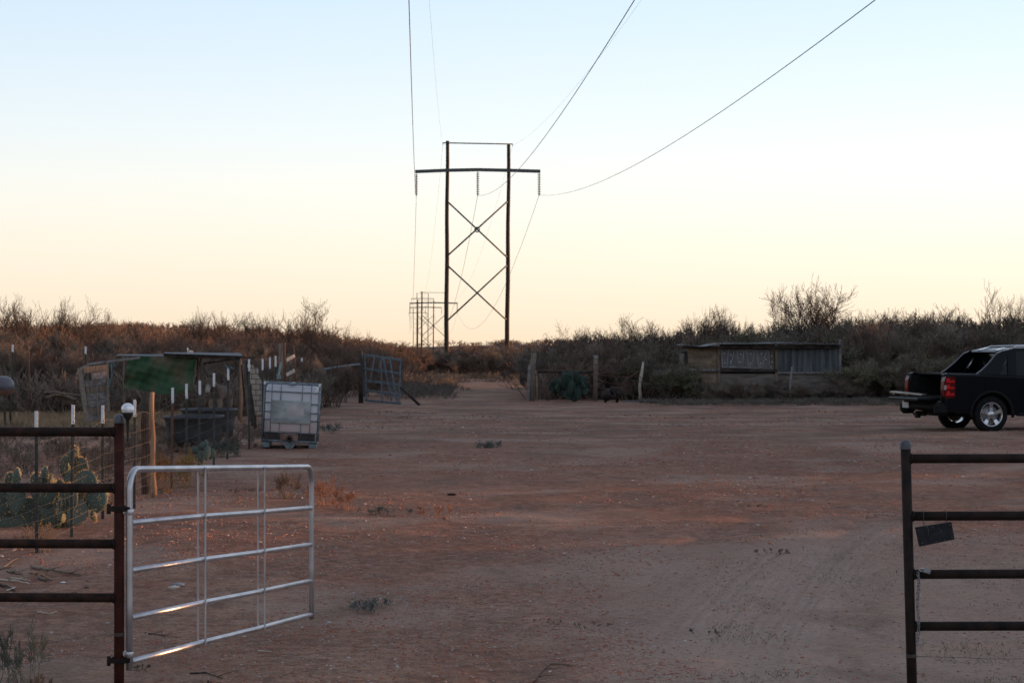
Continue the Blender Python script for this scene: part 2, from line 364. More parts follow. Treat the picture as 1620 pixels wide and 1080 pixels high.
# ---------------------------------------------------------------- scattered gravel (uncountable)
ph = (1 + 5 ** .5) / 2
ICO = np.array([(-1, ph, 0), (1, ph, 0), (-1, -ph, 0), (1, -ph, 0), (0, -1, ph), (0, 1, ph), (0, -1, -ph), (0, 1, -ph), (ph, 0, -1), (ph, 0, 1), (-ph, 0, -1), (-ph, 0, 1)]) / 1.9
ICF = np.array([(0, 11, 5), (0, 5, 1), (0, 1, 7), (0, 7, 10), (0, 10, 11), (1, 5, 9), (5, 11, 4), (11, 10, 2), (10, 7, 6), (7, 1, 8), (3, 9, 4), (3, 4, 2), (3, 2, 6), (3, 6, 8), (3, 8, 9), (4, 9, 5), (2, 4, 11), (6, 2, 10), (8, 6, 7), (9, 8, 1)])
def stones(N, xs, ys, smin, smax, seed, clump=1.0):
    r = np.random.RandomState(seed); y = (1 / r.uniform((1 / ys[1]) ** .5, (1 / ys[0]) ** .5, N * 4)) ** 2; x = (r.uniform(xs[0], xs[1], N * 4)) * y
    drv = (x + vn(x, y, 3, 21) * 2 > 1.2) & (y < 24) & (r.rand(N * 4) < .8); y = np.where(drv, 1e6, y)
    keep = (vn(x, y, 2.2, 11) + vn(x, y, .8, 12) * .7 + r.uniform(-.5, .5, N * 4) * (1 - clump * .55)) > .05
    keep &= y < 1e5
    x = x[keep][:N]; y = y[keep][:N]; N = len(x)
    s = (smin + (smax - smin) * r.rand(N) ** 6) * np.interp(y, [14, 20, 30, 60], [.6, .72, 1.0, 1.5])
    sc = s[:, None] * r.uniform(.6, 1.4, (N, 3)) * np.array([1.15, 1.15, .6])
    a = r.uniform(0, 6.28, N); V = ICO[None] * sc[:, None, :] * r.uniform(.75, 1.2, (N, 12, 1))
    c, s_ = np.cos(a)[:, None], np.sin(a)[:, None]
    vx = V[..., 0] * c - V[..., 1] * s_; vy = V[..., 0] * s_ + V[..., 1] * c
    V = np.stack([vx + x[:, None], vy + y[:, None], V[..., 2] + (gz(x, y) + sc[:, 2] * .25)[:, None]], 2).reshape(-1, 3)
    Fc = (ICF[None] + (np.arange(N) * 12)[:, None, None]).reshape(-1, 3)
    return V, Fc
def rock_mat(name, stops):
    m = bpy.data.materials.new(name); m.use_nodes = True; t = m.node_tree; b = t.nodes['Principled BSDF']; b.inputs['Roughness'].default_value = .85
    g = t.nodes.new('ShaderNodeNewGeometry')
    t.links.new(ramp(t, g.outputs['Random Per Island'], stops), b.inputs['Base Color']); return m
V, Fc = stones(75000, (-.24, .24), (13.5, 62), .0035, .021, 1)
gr = np_mesh('gravel', V, None, Fc)
solo('gravel', gr, rock_mat('gravel_stone', [(0, (.30, .095, .058)), (.3, (.36, .15, .095)), (.55, (.22, .10, .07)), (.8, (.38, .26, .20)), (.95, (.30, .26, .25)), (1, (.52, .46, .43))]), (0, 0, 0), 'reddish gravel and grit scattered over the dirt yard', 'gravel', kind='stuff')

# ---------------------------------------------------------------- vegetation kit
def prisms(P0, P1, R0, R1, k=3):
    P0 = np.asarray(P0, float); P1 = np.asarray(P1, float); R0 = np.asarray(R0, float); R1 = np.asarray(R1, float)
    d = P1 - P0; d /= np.maximum(np.linalg.norm(d, axis=1, keepdims=True), 1e-6)
    a = np.where(np.abs(d[:, 2:3]) < .9, np.array([[0, 0, 1.]]), np.array([[1., 0, 0]]))
    x = np.cross(a, d); x /= np.linalg.norm(x, axis=1, keepdims=True); y = np.cross(d, x)
    rings = []
    for P, Rr in ((P0, R0), (P1, R1)):
        for i in range(k):
            th = 2 * math.pi * i / k; rings.append(P + (x * math.cos(th) + y * math.sin(th)) * Rr[:, None])
    V = np.stack(rings, 1).reshape(-1, 3); N = len(P0); base = (np.arange(N) * 2 * k)[:, None]
    Q = np.concatenate([base + np.array([[i, (i + 1) % k, k + (i + 1) % k, k + i]]) for i in range(k)], 0)
    return V, Q
def rotv(v, ax, an): return Matrix.Rotation(an, 3, ax) @ v
def grow(seed, height, stems=1, levels=4, spread=.55, kids=(3, 5), seg=4, wander=.22, r0=.06, up=.25, lenf=.62, droop=0, spreadbase=0.2, first=.35, rmin=.004, lean=(0, 0), stemang=None):
    rg = random.Random(seed); S = []
    def branch(p, d, L, r, lv):
        n = max(2, seg - lv // 2); step = L / n; pts = [p]; rr = [r]
        for i in range(n):
            d = d + Vector((rg.gauss(0, wander), rg.gauss(0, wander), rg.gauss(0, wander) + up * .25 - droop * .2)); d.normalize()
            p = p + d * step; pts.append(p); rr.append(max(rmin, r * (1 - .55 * (i + 1) / n)))
            S.append((pts[-2], p, rr[-2], rr[-1], lv))
            if lv < levels and (i >= first * n or lv > 0):
                nk = rg.randint(*kids) if lv > 0 or i == n - 1 else rg.randint(1, kids[1] - 1)
                nk = max(1, round(nk / (n * .55))) if i < n - 1 else max(2, nk // 2 + 1)
                for _ in range(nk):
                    ax = d.orthogonal().normalized(); ax = rotv(ax, d, rg.uniform(0, 6.283))
                    nd_ = rotv(d, ax, rg.gauss(spread, .18)); nd_.z += up * rg.uniform(.2, 1); nd_.normalize()
                    branch(p, nd_, L * lenf * rg.uniform(.65, 1.15), max(rmin, rr[-1] * rg.uniform(.5, .72)), lv + 1)
    for s_ in range(stems):
        a = rg.uniform(0, 6.283); tl = (rg.uniform(.15, .9) if stems > 1 else rg.uniform(0, .15)) if stemang is None else stemang * rg.uniform(.7, 1.2)
        d = Vector((math.cos(a) * tl + lean[0], math.sin(a) * tl + lean[1], 1)).normalized()
        L = height * (.42 if levels > 2 else .6) * rg.uniform(.75, 1.1)
        branch(Vector((math.cos(a) * spreadbase * rg.random(), math.sin(a) * spreadbase * rg.random(), -.05 * height / 3)), d, L, r0 * rg.uniform(.7, 1.1), 0)
    zs = max(s[1].z for s in S); k = height / zs
    return [(a * k, b_ * k, c, d_, l) for a, b_, c, d_, l in S]
def seg_mesh(name, S, k=3, fat=1.0):
    V, Q = prisms([tuple(s[0]) for s in S], [tuple(s[1]) for s in S], [s[2] * fat for s in S], [s[3] * fat for s in S], k)
    me = np_mesh(name, V, Q); return me
def leafquads(S, n, size, seed, minlv=2):
    r = np.random.RandomState(seed); E = [s for s in S if s[4] >= minlv]
    idx = r.randint(0, len(E), n); P = np.array([tuple(E[i][0].lerp(E[i][1], r.rand())) for i in idx]) + r.normal(0, .03, (n, 3))
    a = r.normal(0, 1, (n, 3)); a /= np.linalg.norm(a, axis=1, keepdims=True); b_ = np.cross(a, r.normal(0, 1, (n, 3))); b_ /= np.linalg.norm(b_, axis=1, keepdims=True)
    s = size * r.uniform(.6, 1.4, (n, 1)); V = np.stack([P - a * s, P + b_ * s * .5, P + a * s, P - b_ * s * .5], 1).reshape(-1, 3)
    return V, np.arange(4 * n).reshape(-1, 4)
def join(parts):
    Vs = []; Qs = []; o = 0
    for V, Q in parts: Vs.append(V); Qs.append(Q + o); o += len(V)
    return np.concatenate(Vs), np.concatenate(Qs)
def bark(name, c1, c2, hue=.12):
    m = mat(name, c1, c2, 1.3, .9, detail=3); t = m.node_tree; b = t.nodes['Principled BSDF']
    oi = t.nodes.new('ShaderNodeObjectInfo'); src = b.inputs['Base Color'].links[0].from_socket
    hs = t.nodes.new('ShaderNodeHueSaturation')
    mr = t.nodes.new('ShaderNodeMapRange'); mr.inputs[3].default_value = .7; mr.inputs[4].default_value = 1.35; t.links.new(oi.outputs['Random'], mr.inputs[0])
    t.links.new(mr.outputs[0], hs.inputs['Value']); t.links.new(src, hs.inputs['Color']); t.links.new(hs.outputs[0], b.inputs['Base Color'])
    return m
M_bark = bark('mesquite_bark', (.055, .040, .032), (.12, .09, .072))
M_twig = bark('bare_twigs', (.125, .092, .070), (.225, .170, .132))
M_twigdark = bark('dark_tree_twigs', (.045, .034, .028), (.095, .070, .056))
M_twigred = bark('reddish_twigs', (.10, .068, .052), (.17, .108, .080))
M_twiggrey = bark('ashen_twigs', (.12, .100, .080), (.21, .178, .146))
M_leafol = bark('olive_brush_leaves', (.085, .095, .042), (.15, .155, .072))
M_weed = bark('dead_weed_stems', (.12, .09, .07), (.24, .18, .13))
M_weedred = bark('rusty_dry_weed', (.20, .09, .055), (.32, .17, .11))
M_grass = bark('cured_grass', (.25, .175, .105), (.40, .285, .17))
def proto(name, label, cat, S, split, tw, bk=None, leaves=None, fat=1.0):
    r = thing(name, label, cat, (0, 0, -500))
    part('trunk', seg_mesh('trunk', [s for s in S if s[4] <= split], 6), bk or M_bark, r, True)
    cs = [s for s in S if s[4] > split]
    V, Q = prisms([tuple(s[0]) for s in cs], [tuple(s[1]) for s in cs], [s[2] * fat for s in cs], [s[3] * fat for s in cs], 3)
    me = np_mesh('crown', V, Q); c = part('crown', me, tw, r, True)
    if leaves:
        V, Q = leafquads(S, *leaves[:3]); part('leaves', np_mesh('leaves', V, Q), leaves[3], r, True)
    return r
PROT = {}; LAST = {}
def plant(key, loc, rz, sc, label, group=None, tilt=0):
    p = PROT[key]
    if not LAST.get(key):
        LAST[key] = 1; p.location = loc; p.rotation_euler = (tilt, 0, rz); p.scale = (sc,) * 3 if isinstance(sc, (int, float)) else sc
        p['label'] = label
        if group: p['group'] = group
        return p
    o = dup(p, loc, (tilt, 0, rz), sc, label)
    if group: o['group'] = group
    elif 'group' in o: del o['group']
    return o
# multi-stemmed thicket bushes (unit height 3 m) and bare trees (unit height 5 m)
for i in range(4):
    S = grow(100 + i, 3.0, stems=9, levels=4, spread=.5, kids=(3, 4), seg=4, r0=.03, wander=.2, up=.5, lenf=.60, spreadbase=.25, rmin=.0045)
    PROT['bush%d' % i] = proto('brush_bush', '', 'bush', S, 0, (M_twig, M_twigred, M_twiggrey, M_twig)[i])
S = grow(111, 3.0, stems=9, levels=4, spread=.55, kids=(3, 4), seg=4, r0=.03, wander=.22, up=.4, lenf=.6, spreadbase=.25, rmin=.0045)
PROT['green'] = proto('brush_bush', '', 'bush', S, 0, M_twiggrey, leaves=(8000, .035, 3, M_leafol))
TREES = {'tree0': (2, dict(stems=3, levels=4, spread=.62, kids=(2, 3), seg=6, r0=.10, wander=.26, up=.30, lenf=.72, stemang=.8, first=.3)),
         'tree1': (1, dict(stems=2, levels=4, spread=.62, kids=(3, 4), seg=6, r0=.10, wander=.22, up=.35, lenf=.66, stemang=.55, first=.3)),
         'tree2': (4, dict(stems=3, levels=3, spread=.7, kids=(3, 4), seg=7, r0=.10, wander=.24, up=.7, lenf=.6, stemang=.8, first=.3)),
         'sparse': (5, dict(stems=1, levels=4, spread=.7, kids=(3, 4), seg=5, r0=.12, wander=.24, up=.45, lenf=.7, stemang=.3, first=.4)),
         'big': (3, dict(stems=2, levels=4, spread=.75, kids=(2, 3), seg=6, r0=.13, wander=.28, up=.55, lenf=.66, stemang=.7, first=.4)),
         'lacy': (7, dict(stems=3, levels=5, spread=.62, kids=(2, 2), seg=5, r0=.10, wander=.24, up=.2, lenf=.78, stemang=.9, first=.4))}
for k_, (sd_0, kw) in TREES.items():
    S = grow(sd_0, 5.0, spreadbase=0, rmin=.006, **kw); S = [(p, q, r1 * (1.6 if l < 2 else 1.05), r2 * (1.6 if l < 2 else 1.05), l) for p, q, r1, r2, l in S]; PROT[k_] = proto('bare_tree', '', 'tree', S, 1, M_twigdark)
# ================================================================ foreground gateway
GD = 13.95
def fence_side(label, xp_top, xp_bot, ztop, rails, direction, matpost, matrail, capr, capm):
    zb = float(gz(xp_bot, GD)) - .3
    r = thing('pipe_fence', label, 'fence', (xp_bot, GD, zb + .3))
    lean = (xp_top - xp_bot) / (ztop - (-.2))
    px_ = lambda z: xp_top + (z - ztop) * lean
    post = MB().tube([(px_(zb), GD, zb), (px_(ztop), GD, ztop)], .031, 20)
    po = part('post', post, matpost, r)
    c = Vector((px_(ztop), GD, ztop))
    cap = MB().lathe([(capr, -.035), (capr + .001, -.004), (capr - .003, .004), (capr * .75, .014), (capr * .4, .020), (.001, .022)], c, 20)
    part('cap', cap, capm, po)
    for (z, z2) in rails:
        a = Vector((px_(z) + direction * .022, GD, z)); e = Vector((px_(z) + direction * 3.6, GD + .05, z2))
        ra = part('rail', MB().tube([a, a.lerp(e, .33) + Vector((0, 0, .002)), a.lerp(e, .66), e], .0285, 16), matrail, r)
        wd = MB()
        th = [k * 2 * math.pi / 18 for k in range(18)]
        wd.tube([a + Vector((direction * (.010 + .004 * math.sin(3 * q)), math.cos(q) * .029, math.sin(q) * .030)) for q in th], [.0055 + .002 * math.sin(5 * q) for q in th], 6, closed=True)
        part('weld', wd, M_blackpipe, ra)
    # far end post out of view carries the rails
    e = Vector((px_(1) + direction * 3.6, GD + .05, 0)); part('post', MB().tube([(e.x, e.y, zb), (e.x, e.y, ztop)], .031, 16), matpost, r)
    return r, px_
LPX = XX(188.5, GD)
lf, lpx = fence_side('dark four-rail pipe fence on the left, red-brown post carrying the open silver gate', LPX, LPX, 1.554, [(1.466, 1.462), (1.122, 1.125), (.78, .78), (.45, .455)], -1, M_rustred, M_rust, .0335, M_cap)
rf, rpx = fence_side('blackish four-rail pipe fence at the right edge, its leaning post topped by a domed cap', XX(1432.5, GD), XX(1443.5, GD), 1.395, [(1.302, 1.300), (.95, .952), (.594, .596), (.276, .272)], 1, M_blackpipe, M_blackpipe, .034, M_cap)
# low strands wound round the posts
def strand(pts, r, n=4, wig=.004, seed=1):
    rg = random.Random(seed); out = []
    for i in range(len(pts) - 1):
        a, b = Vector(pts[i]), Vector(pts[i + 1]); k = max(2, int((b - a).length / .12))
        for j in range(k): out.append(a.lerp(b, j / k) + Vector((0, rg.gauss(0, wig), rg.gauss(0, wig))))
    out.append(Vector(pts[-1])); return out
def wraps(c, z, r, n, rw, drop=.0):
    m = MB(); pts = []
    for k in range(n * 12 + 1): t = k * math.pi / 6; pts.append(Vector((c + r * math.cos(t), GD + r * math.sin(t), z + (k / 12) * .007 - drop * math.cos(t))))
    m.tube(pts, rw, 5); return m
w = wraps(LPX, .215, .0335, 3, .0017)
w.tube(strand([(LPX - .033, GD, .222), (LPX - .16, GD - .01, .212), (LPX - .30, GD, .196), (LPX - .4, GD + .02, .18), (LPX - .62, GD + .03, .12)], .0017, seed=3), .0017, 5)
for k in range(5): x = LPX - .06 - k * .1; w.tube([(x - .008, GD, .205 + .002 * k), (x + .004, GD - .01, .225 - .004 * k), (x + .01, GD + .01, .20 - .003 * k)], .0014, 4)
solo('wire_strand', w, M_wire, (LPX, GD, .2), 'twisted wire tied low round the left gate post, trailing into the weeds', 'wire')
w = wraps(rpx(.09), .085, .034, 3, .0017)
w.tube(strand([(rpx(.09) + .03, GD, .09), (rpx(.09) + .3, GD + .01, .082), (rpx(.09) + .9, GD + .03, .07), (rpx(.09) + 3.4, GD + .05, .1)], .0017, seed=4), .0017, 5)
solo('wire_strand', w, M_wire, (rpx(.09), GD, .09), 'thin wire wound low round the right gate post and run under its rails', 'wire')
# solar globe light
g = W(202, 651, GD - .045)
sl_ = thing('solar_light', 'round crackle-glass solar light on a black spike strapped to the left gate post', 'light', g)
M_crack = mat('crackle_glass', (.62, .65, .70), (.97, .98, 1.0), 34, .28, .15, .9); M_crack.node_tree.nodes['Principled BSDF'].inputs['Coat Weight'].default_value = .6
M_blackp = mat('black_plastic', (.010, .010, .011), (.018, .018, .02), 20, .45)
part('globe', MB().ell(g + Vector((0, 0, .015)), (.0395, .0395, .0385), n=28, m=18), M_crack, sl_)
tl = Vector((-.10, 0, 1)).normalized()
mb = MB().lathe([(.001, -.185), (.004, -.18), (.007, -.12), (.010, -.055), (.017, -.045), (.027, -.028), (.033, -.012), (.0345, -.004), (.033, .002)], g, 18)
part('spike', mb, M_blackp, sl_)
w = MB(); w.tube([(LPX + .036 * math.cos(t), GD + .036 * math.sin(t), 1.352) for t in [k * .45 for k in range(14)]], .0012, 4, closed=True)
w.tube([(LPX + .033, GD - .02, 1.352), (LPX + .075, GD - .035, 1.352)], .0012, 4)
part('tie_wire', w, M_trust, sl_)
# ---------------------------------------------------------------- open tube gate
A = Vector((XX(205, 13.95), 13.95, 0)); B = Vector((XX(493, 18.2), 18.2, 0)); ax = (B - A); GL = ax.length; ax.normalize(); nrm = Vector((ax.y, -ax.x, 0))
SAG = .212 / GL
def gp(s, z, n=0): return A + ax * (s * GL) + Vector((0, 0, z - SAG * s * GL)) + nrm * n
gate = thing('tube_gate', 'silver galvanised tube gate swung open and sagging at its far end', 'gate', (A.x, A.y, .006))
tr = .0205; top = 1.236; bot = .058; rc = .13
pts = [gp(0, .006), gp(0, .4), gp(0, .8)] + [gp(0 + (rc - rc * math.cos(a)) / GL, top - rc + rc * math.sin(a)) for a in [i * math.pi / 16 for i in range(9)]] + \
      [gp(.25, top), gp(.5, top), gp(.75, top)] + [gp(1 - (rc - rc * math.sin(a)) / GL, top - rc + rc * math.cos(a)) for a in [i * math.pi / 16 for i in range(9)]] + [gp(1, .8), gp(1, .4), gp(1, .02)]
fr = part('frame', MB().tube(pts, tr, 18), M_galv, gate)
for z in (.909, .616, .326, .058):
    part('rail', MB().tube([gp(.005, z), gp(.33, z + .003), gp(.66, z - .002), gp(.995, z)], .0185, 14), M_galv, gate)
for s in (.335, .668):
    for n in (-.0255, .0255):
        m = MB(); a, b_ = gp(s, bot - .012, n), gp(s, top + .008, n); m.bar(a, b_, .024, .009, up=tuple(nrm), bev=.002)
        for z in (.909, .616, .326, .058, 1.236): m.ell(gp(s, z, n * 1.22), (.006, .006, .006), n=8, m=6)
        part('brace', m, M_galv, gate)
for z, zc in ((.995, .975), (.068, .105)):
    c0 = Vector((LPX, GD, z)); m = MB()
    m.tube([c0 + Vector((-.055, -.012, 0)), c0 + Vector((-.03, -.037, 0)), c0 + Vector((0, -.038, 0)), c0 + Vector((.04, -.03, 0)), Vector((A.x - .012, GD - .022, z))], .004, 6)
    m.box(c0 + Vector((0, -.0365, 0)), (.10, .005, .030), bev=.002); m.box(c0 + Vector((0, .0365, 0)), (.10, .005, .030), bev=.002)
    m.box(c0 + Vector((-.058, 0, 0)), (.018, .07, .028), bev=.004); m.box(c0 + Vector((.056, 0, 0)), (.03, .05, .026), bev=.003)
    m.lathe([(.009, -.03), (.012, -.028), (.012, .026), (.006, .03)], c0 + Vector((-.058, -.03, 0)), 10)
    hg = part('hinge', m, M_blackpipe, gate)
    m = MB().lathe([(.026, -.017), (.027, -.015), (.027, .015), (.026, .017)], (A.x, A.y, zc), 18); m.box((A.x - .028, A.y, zc + .004), (.026, .03, .03), bev=.003); m.lathe([(.006, -.01), (.006, .01)], (A.x - .02, A.y - .03, zc), 8, Matrix.Rotation(R(90), 3, 'X'))
    part('collar', m, M_galv, hg)
# ---------------------------------------------------------------- box, chain, padlock on the right fence
cs = [W(1449, 834, GD - .05), W(1504, 826, GD - .05), W(1509, 852, GD - .05), W(1455, 863, GD - .05)]
cc = sum(cs, Vector()) / 4
M_box = mat('black_gate_box', (.010, .011, .015), (.020, .022, .028), 30, .7, spec=.25)
bx = thing('hanging_box', 'flat black lidded box hung askew by wire loops from the right fence rail', 'box', cc)
pl = [(p.x, p.z) for p in cs]
b1 = [(cc.x + (a - cc.x) * 1.0, cc.z + (b_ - cc.z) * 1.0) for a, b_ in pl]
body = part('box_body', MB().prism(b1, 1, GD - .048, GD - .012), M_box, bx)
b2 = [(cc.x + (a - cc.x) * 1.03, cc.z + (b_ - cc.z) * 1.05) for a, b_ in pl]
part('lid', MB().prism(b2, 1, GD - .058, GD - .049), M_box, bx)
m = MB()
for (u, v) in ((.05, .14), (.47, .10), (.95, .12), (.08, .88), (.48, .92), (.72, .93), (.95, .88), (.68, .40)):
    p = (cs[0] * (1 - u) + cs[1] * u) * (1 - v) + (cs[3] * (1 - u) + cs[2] * u) * v; m = MB(); m.ell((p.x, GD - .060, p.z), (.0028, .0022, .0028), n=8, m=5); part('screw', m, M_galvd, bx)
m = MB()
ed = (cs[1] - cs[0]).normalized()
for k, h in ((.38, .0022), (.52, .0035)): 
    c = cs[0].lerp(cs[2], k) + Vector((.0, 0, .012 if k < .5 else -.002)); m.bar((c.x - .03, GD - .0585, c.z - .004), (c.x + .035, GD - .0585, c.z + .006), .003, h)
part('embossed_mark', m, M_blackp, bx)
m = MB()
for px, yt, yb in ((1459, 808, 829), (1495, 807, 826)):
    p = W(px, yt, GD); q_ = W(px + 1, yb, GD - .03)
    m.tube([q_, p + Vector((.004, -.034, -.02)), p + Vector((.0, -.034, -.004)), p + Vector((-.002, -.014, .008)), p + Vector((0, .02, .004)), p + Vector((.004, .033, -.03)), p + Vector((.008, .005, -.062)), q_ + Vector((.006, 0, 0))], .0014, 6); part('hanger_wire', m, M_wire, bx); m = MB()
p = W(1464, 830, GD - .066); m.tube([p, p + Vector((.010, -.002, -.006)), p + Vector((.018, 0, -.03)), p + Vector((.017, 0, -.065))], .0016, 5)
for s in (-1, 1): m.tube([p + Vector((-.004 + s * .0, 0, .0)), p + Vector((-.014 + s * .010, 0, -.008)), p + Vector((-.004 + s * .016, 0, -.012))], .0013, 5)
part('hanger_wire', m, M_wire, bx)
ch = W(1452, 906, GD - .034)
chain = thing('gate_chain', 'zinc link chain dangling from the padlock down the right gate post', 'chain', ch)
nl = 21; Lp = (1017 - 903) / 258.0 / nl
for k in range(nl):
    z0 = ch.z + .006 - (k + .5) * Lp; xk = ch.x + .004 * math.sin(k * .55) + (.003 if k % 2 else 0); h = Lp * .5 + .0052; m = MB(); pts = []
    for i in range(16):
        t = i * math.pi / 8; u = math.cos(t) * .0085; v = math.sin(t) * .0085 + (h - .0085) * (1 if math.sin(t) > 0 else -1)
        an = R(35 if k % 2 else -55) + .3 * math.sin(k); pts.append(Vector((xk + u * math.cos(an), GD - .036 + u * math.sin(an), z0 + v)))
    part('link', m.tube(pts, .0027, 7, closed=True), M_galvd, chain)
pk = W(1463, 902, GD - .05)
pad = thing('padlock', 'small grey padlock lying over the third rail beside the right gate post', 'padlock', pk)
Mr = Matrix.Rotation(R(17), 3, 'Y')
part('lock_body', MB().box(pk + Vector((.012, 0, -.004)), (.048, .02, .026), Mr, .005), M_galvd, pad)
part('shackle', MB().tube([pk + Mr @ Vector(v) + Vector((.012, 0, -.004)) for v in ((-.022, 0, .009), (-.036, 0, .010), (-.046, 0, .006), (-.049, 0, 0), (-.046, 0, -.006), (-.036, 0, -.010), (-.022, 0, -.009))], .0032, 8), M_galv, pad)
kt = W(1456, 938, GD - .045); solo('key_tag', MB().tube([kt, kt + Vector((.005, 0, -.02)), kt + Vector((.012, 0, -.037))], .0035, 6), M_palewood, kt, 'little pale tag hanging halfway down the gate chain', 'tag')
# ================================================================ wire fence with white-tipped T-posts
fen = thing('wire_fence', 'field-wire fence on white-tipped green T-posts running back along the left of the yard', 'fence', G(-4.75, 22))
TP = [(-160, 19.6, 652), (-58, 21.4, 655), (57.5, 23.4, 650), (115.5, 24.8, 640), (162.5, 26.6, 641), (213, 28.0, 632), (273, 31.2, 613), (295, 32.5, 607), (316, 33.9, 602), (338.5, 35.5, 590), (361, 37.3, 581), (394, 40.2, 568), (415.5, 42.4, 567.7), (427, 43.7, 565.5), (436, 44.8, 563)]
fpts = []
for px, D, yt in TP:
    p = W(px, yt, D); gx_ = float(gz(p.x, D)); fpts.append((p.x, D, gx_, p.z))
    lx = rnd.uniform(-.02, .02) + (.02 if px in (394,) else 0)
    m = MB(); wt = .21
    def tee(m, z0, z1, w, xo):
        m.bar((p.x + xo, D, z0), (p.x, D, z1), w, .005, up=(0, 1, 0)); m.bar((p.x + xo, D + .016, z0), (p.x, D + .016, z1), .005, .032, up=(0, 1, 0))
    tee(m, gx_ - .2, p.z - wt, .034, lx)
    for k in range(int((p.z - gx_ - wt) / .055)): z = gx_ + .1 + k * .055; f_ = (p.z - z) / (p.z - gx_); m.box((p.x + lx * f_ + (.012 if k % 2 else -.012), D - .007, z), (.010, .010, .016))
    tp = part('t_post', m, M_tpost if px not in (273,) else M_trust, fen)
    m = MB(); tee(m, p.z - wt, p.z, .036, 0)
    for k in range(4): m.box((p.x + .014, D - .007, p.z - .03 - k * .05), (.010, .010, .018))
    part('white_tip', m, M_white, tp)
wp = [(230, 29.9), ]
z0 = float(gz(XX(242, 29.6), 29.6)); zt = W(241, 620, 29.6).z
pts = []; 
for i in range(9): f_ = i / 8; pts.append(Vector((XX(243.5, 29.6) + (1 - (1 - f_)) * -.03 + .008 * math.sin(i * 1.7), 29.6, z0 - .1 + f_ * (zt - z0 + .1))))
part('wooden_post', MB().tube(pts, [.038, .036, .032, .034, .031, .033, .031, .032, .028], 11), M_woodr, fen, label='slim orange-lit cedar post')
pts = [Vector((XX(230, 30.2) + .01 * math.sin(i * 2.3), 30.2, z0 - .1 + i / 7 * (zt - z0 - .02 + .1))) for i in range(8)]
part('wooden_post', MB().tube(pts, [.062, .06, .056, .06, .053, .056, .052, .045], 12), M_darkwood, fen, label='thick dark wooden post')
def fpos(D):
    xs = [f[1] for f in fpts]; x = np.interp(D, xs, [f[0] for f in fpts]); g_ = np.interp(D, xs, [f[2] for f in fpts]); return float(x), float(g_)
mesh = MB(); HH = [.06, .17, .29, .42, .56, .72, .90, 1.10]
Ds = np.arange(19.6, 44.8, .15)
for hi, h in enumerate(HH):
    pts = []
    for D in Ds:
        x, g_ = fpos(D); xs = [f[1] for f in fpts]; k = max(0, min(len(xs) - 2, int(np.searchsorted(xs, D)) - 1)); u = (D - xs[k]) / (xs[k + 1] - xs[k])
        sagz = -.018 * math.sin(math.pi * u) * (h + .2) + .012 * math.sin(D * 3.1 + hi) * h + .03 * vn(D, hi * 3.3, 1.1, 4)
        pts.append((x + .03 * float(vn(D, hi * 9., .9, 3)) + .014, D, g_ + h + .05 + float(sagz)))
    mesh.tube(pts, .0017 if h > 1 else .0013, 4, caps=False, smooth=True)
part('field_wire', mesh, M_wire, fen)
mesh = MB()
for D in np.arange(19.65, 44.7, .15):
    x, g_ = fpos(D); pts = []
    for h in (.06, .3, .56, .8, 1.10): pts.append((x + .02 * float(vn(D * 3, h * 9., .9, 3)) + .014, D + .03 * float(vn(D * 2, h * 5, 1, 8)), g_ + h + .05 - .02))
    mesh.tube(pts, .0009, 3, caps=False, smooth=False)
part('stay_wire', mesh, mat('rust_darkened_wire', (.05, .035, .028), (.09, .06, .045), 8, .8), fen)
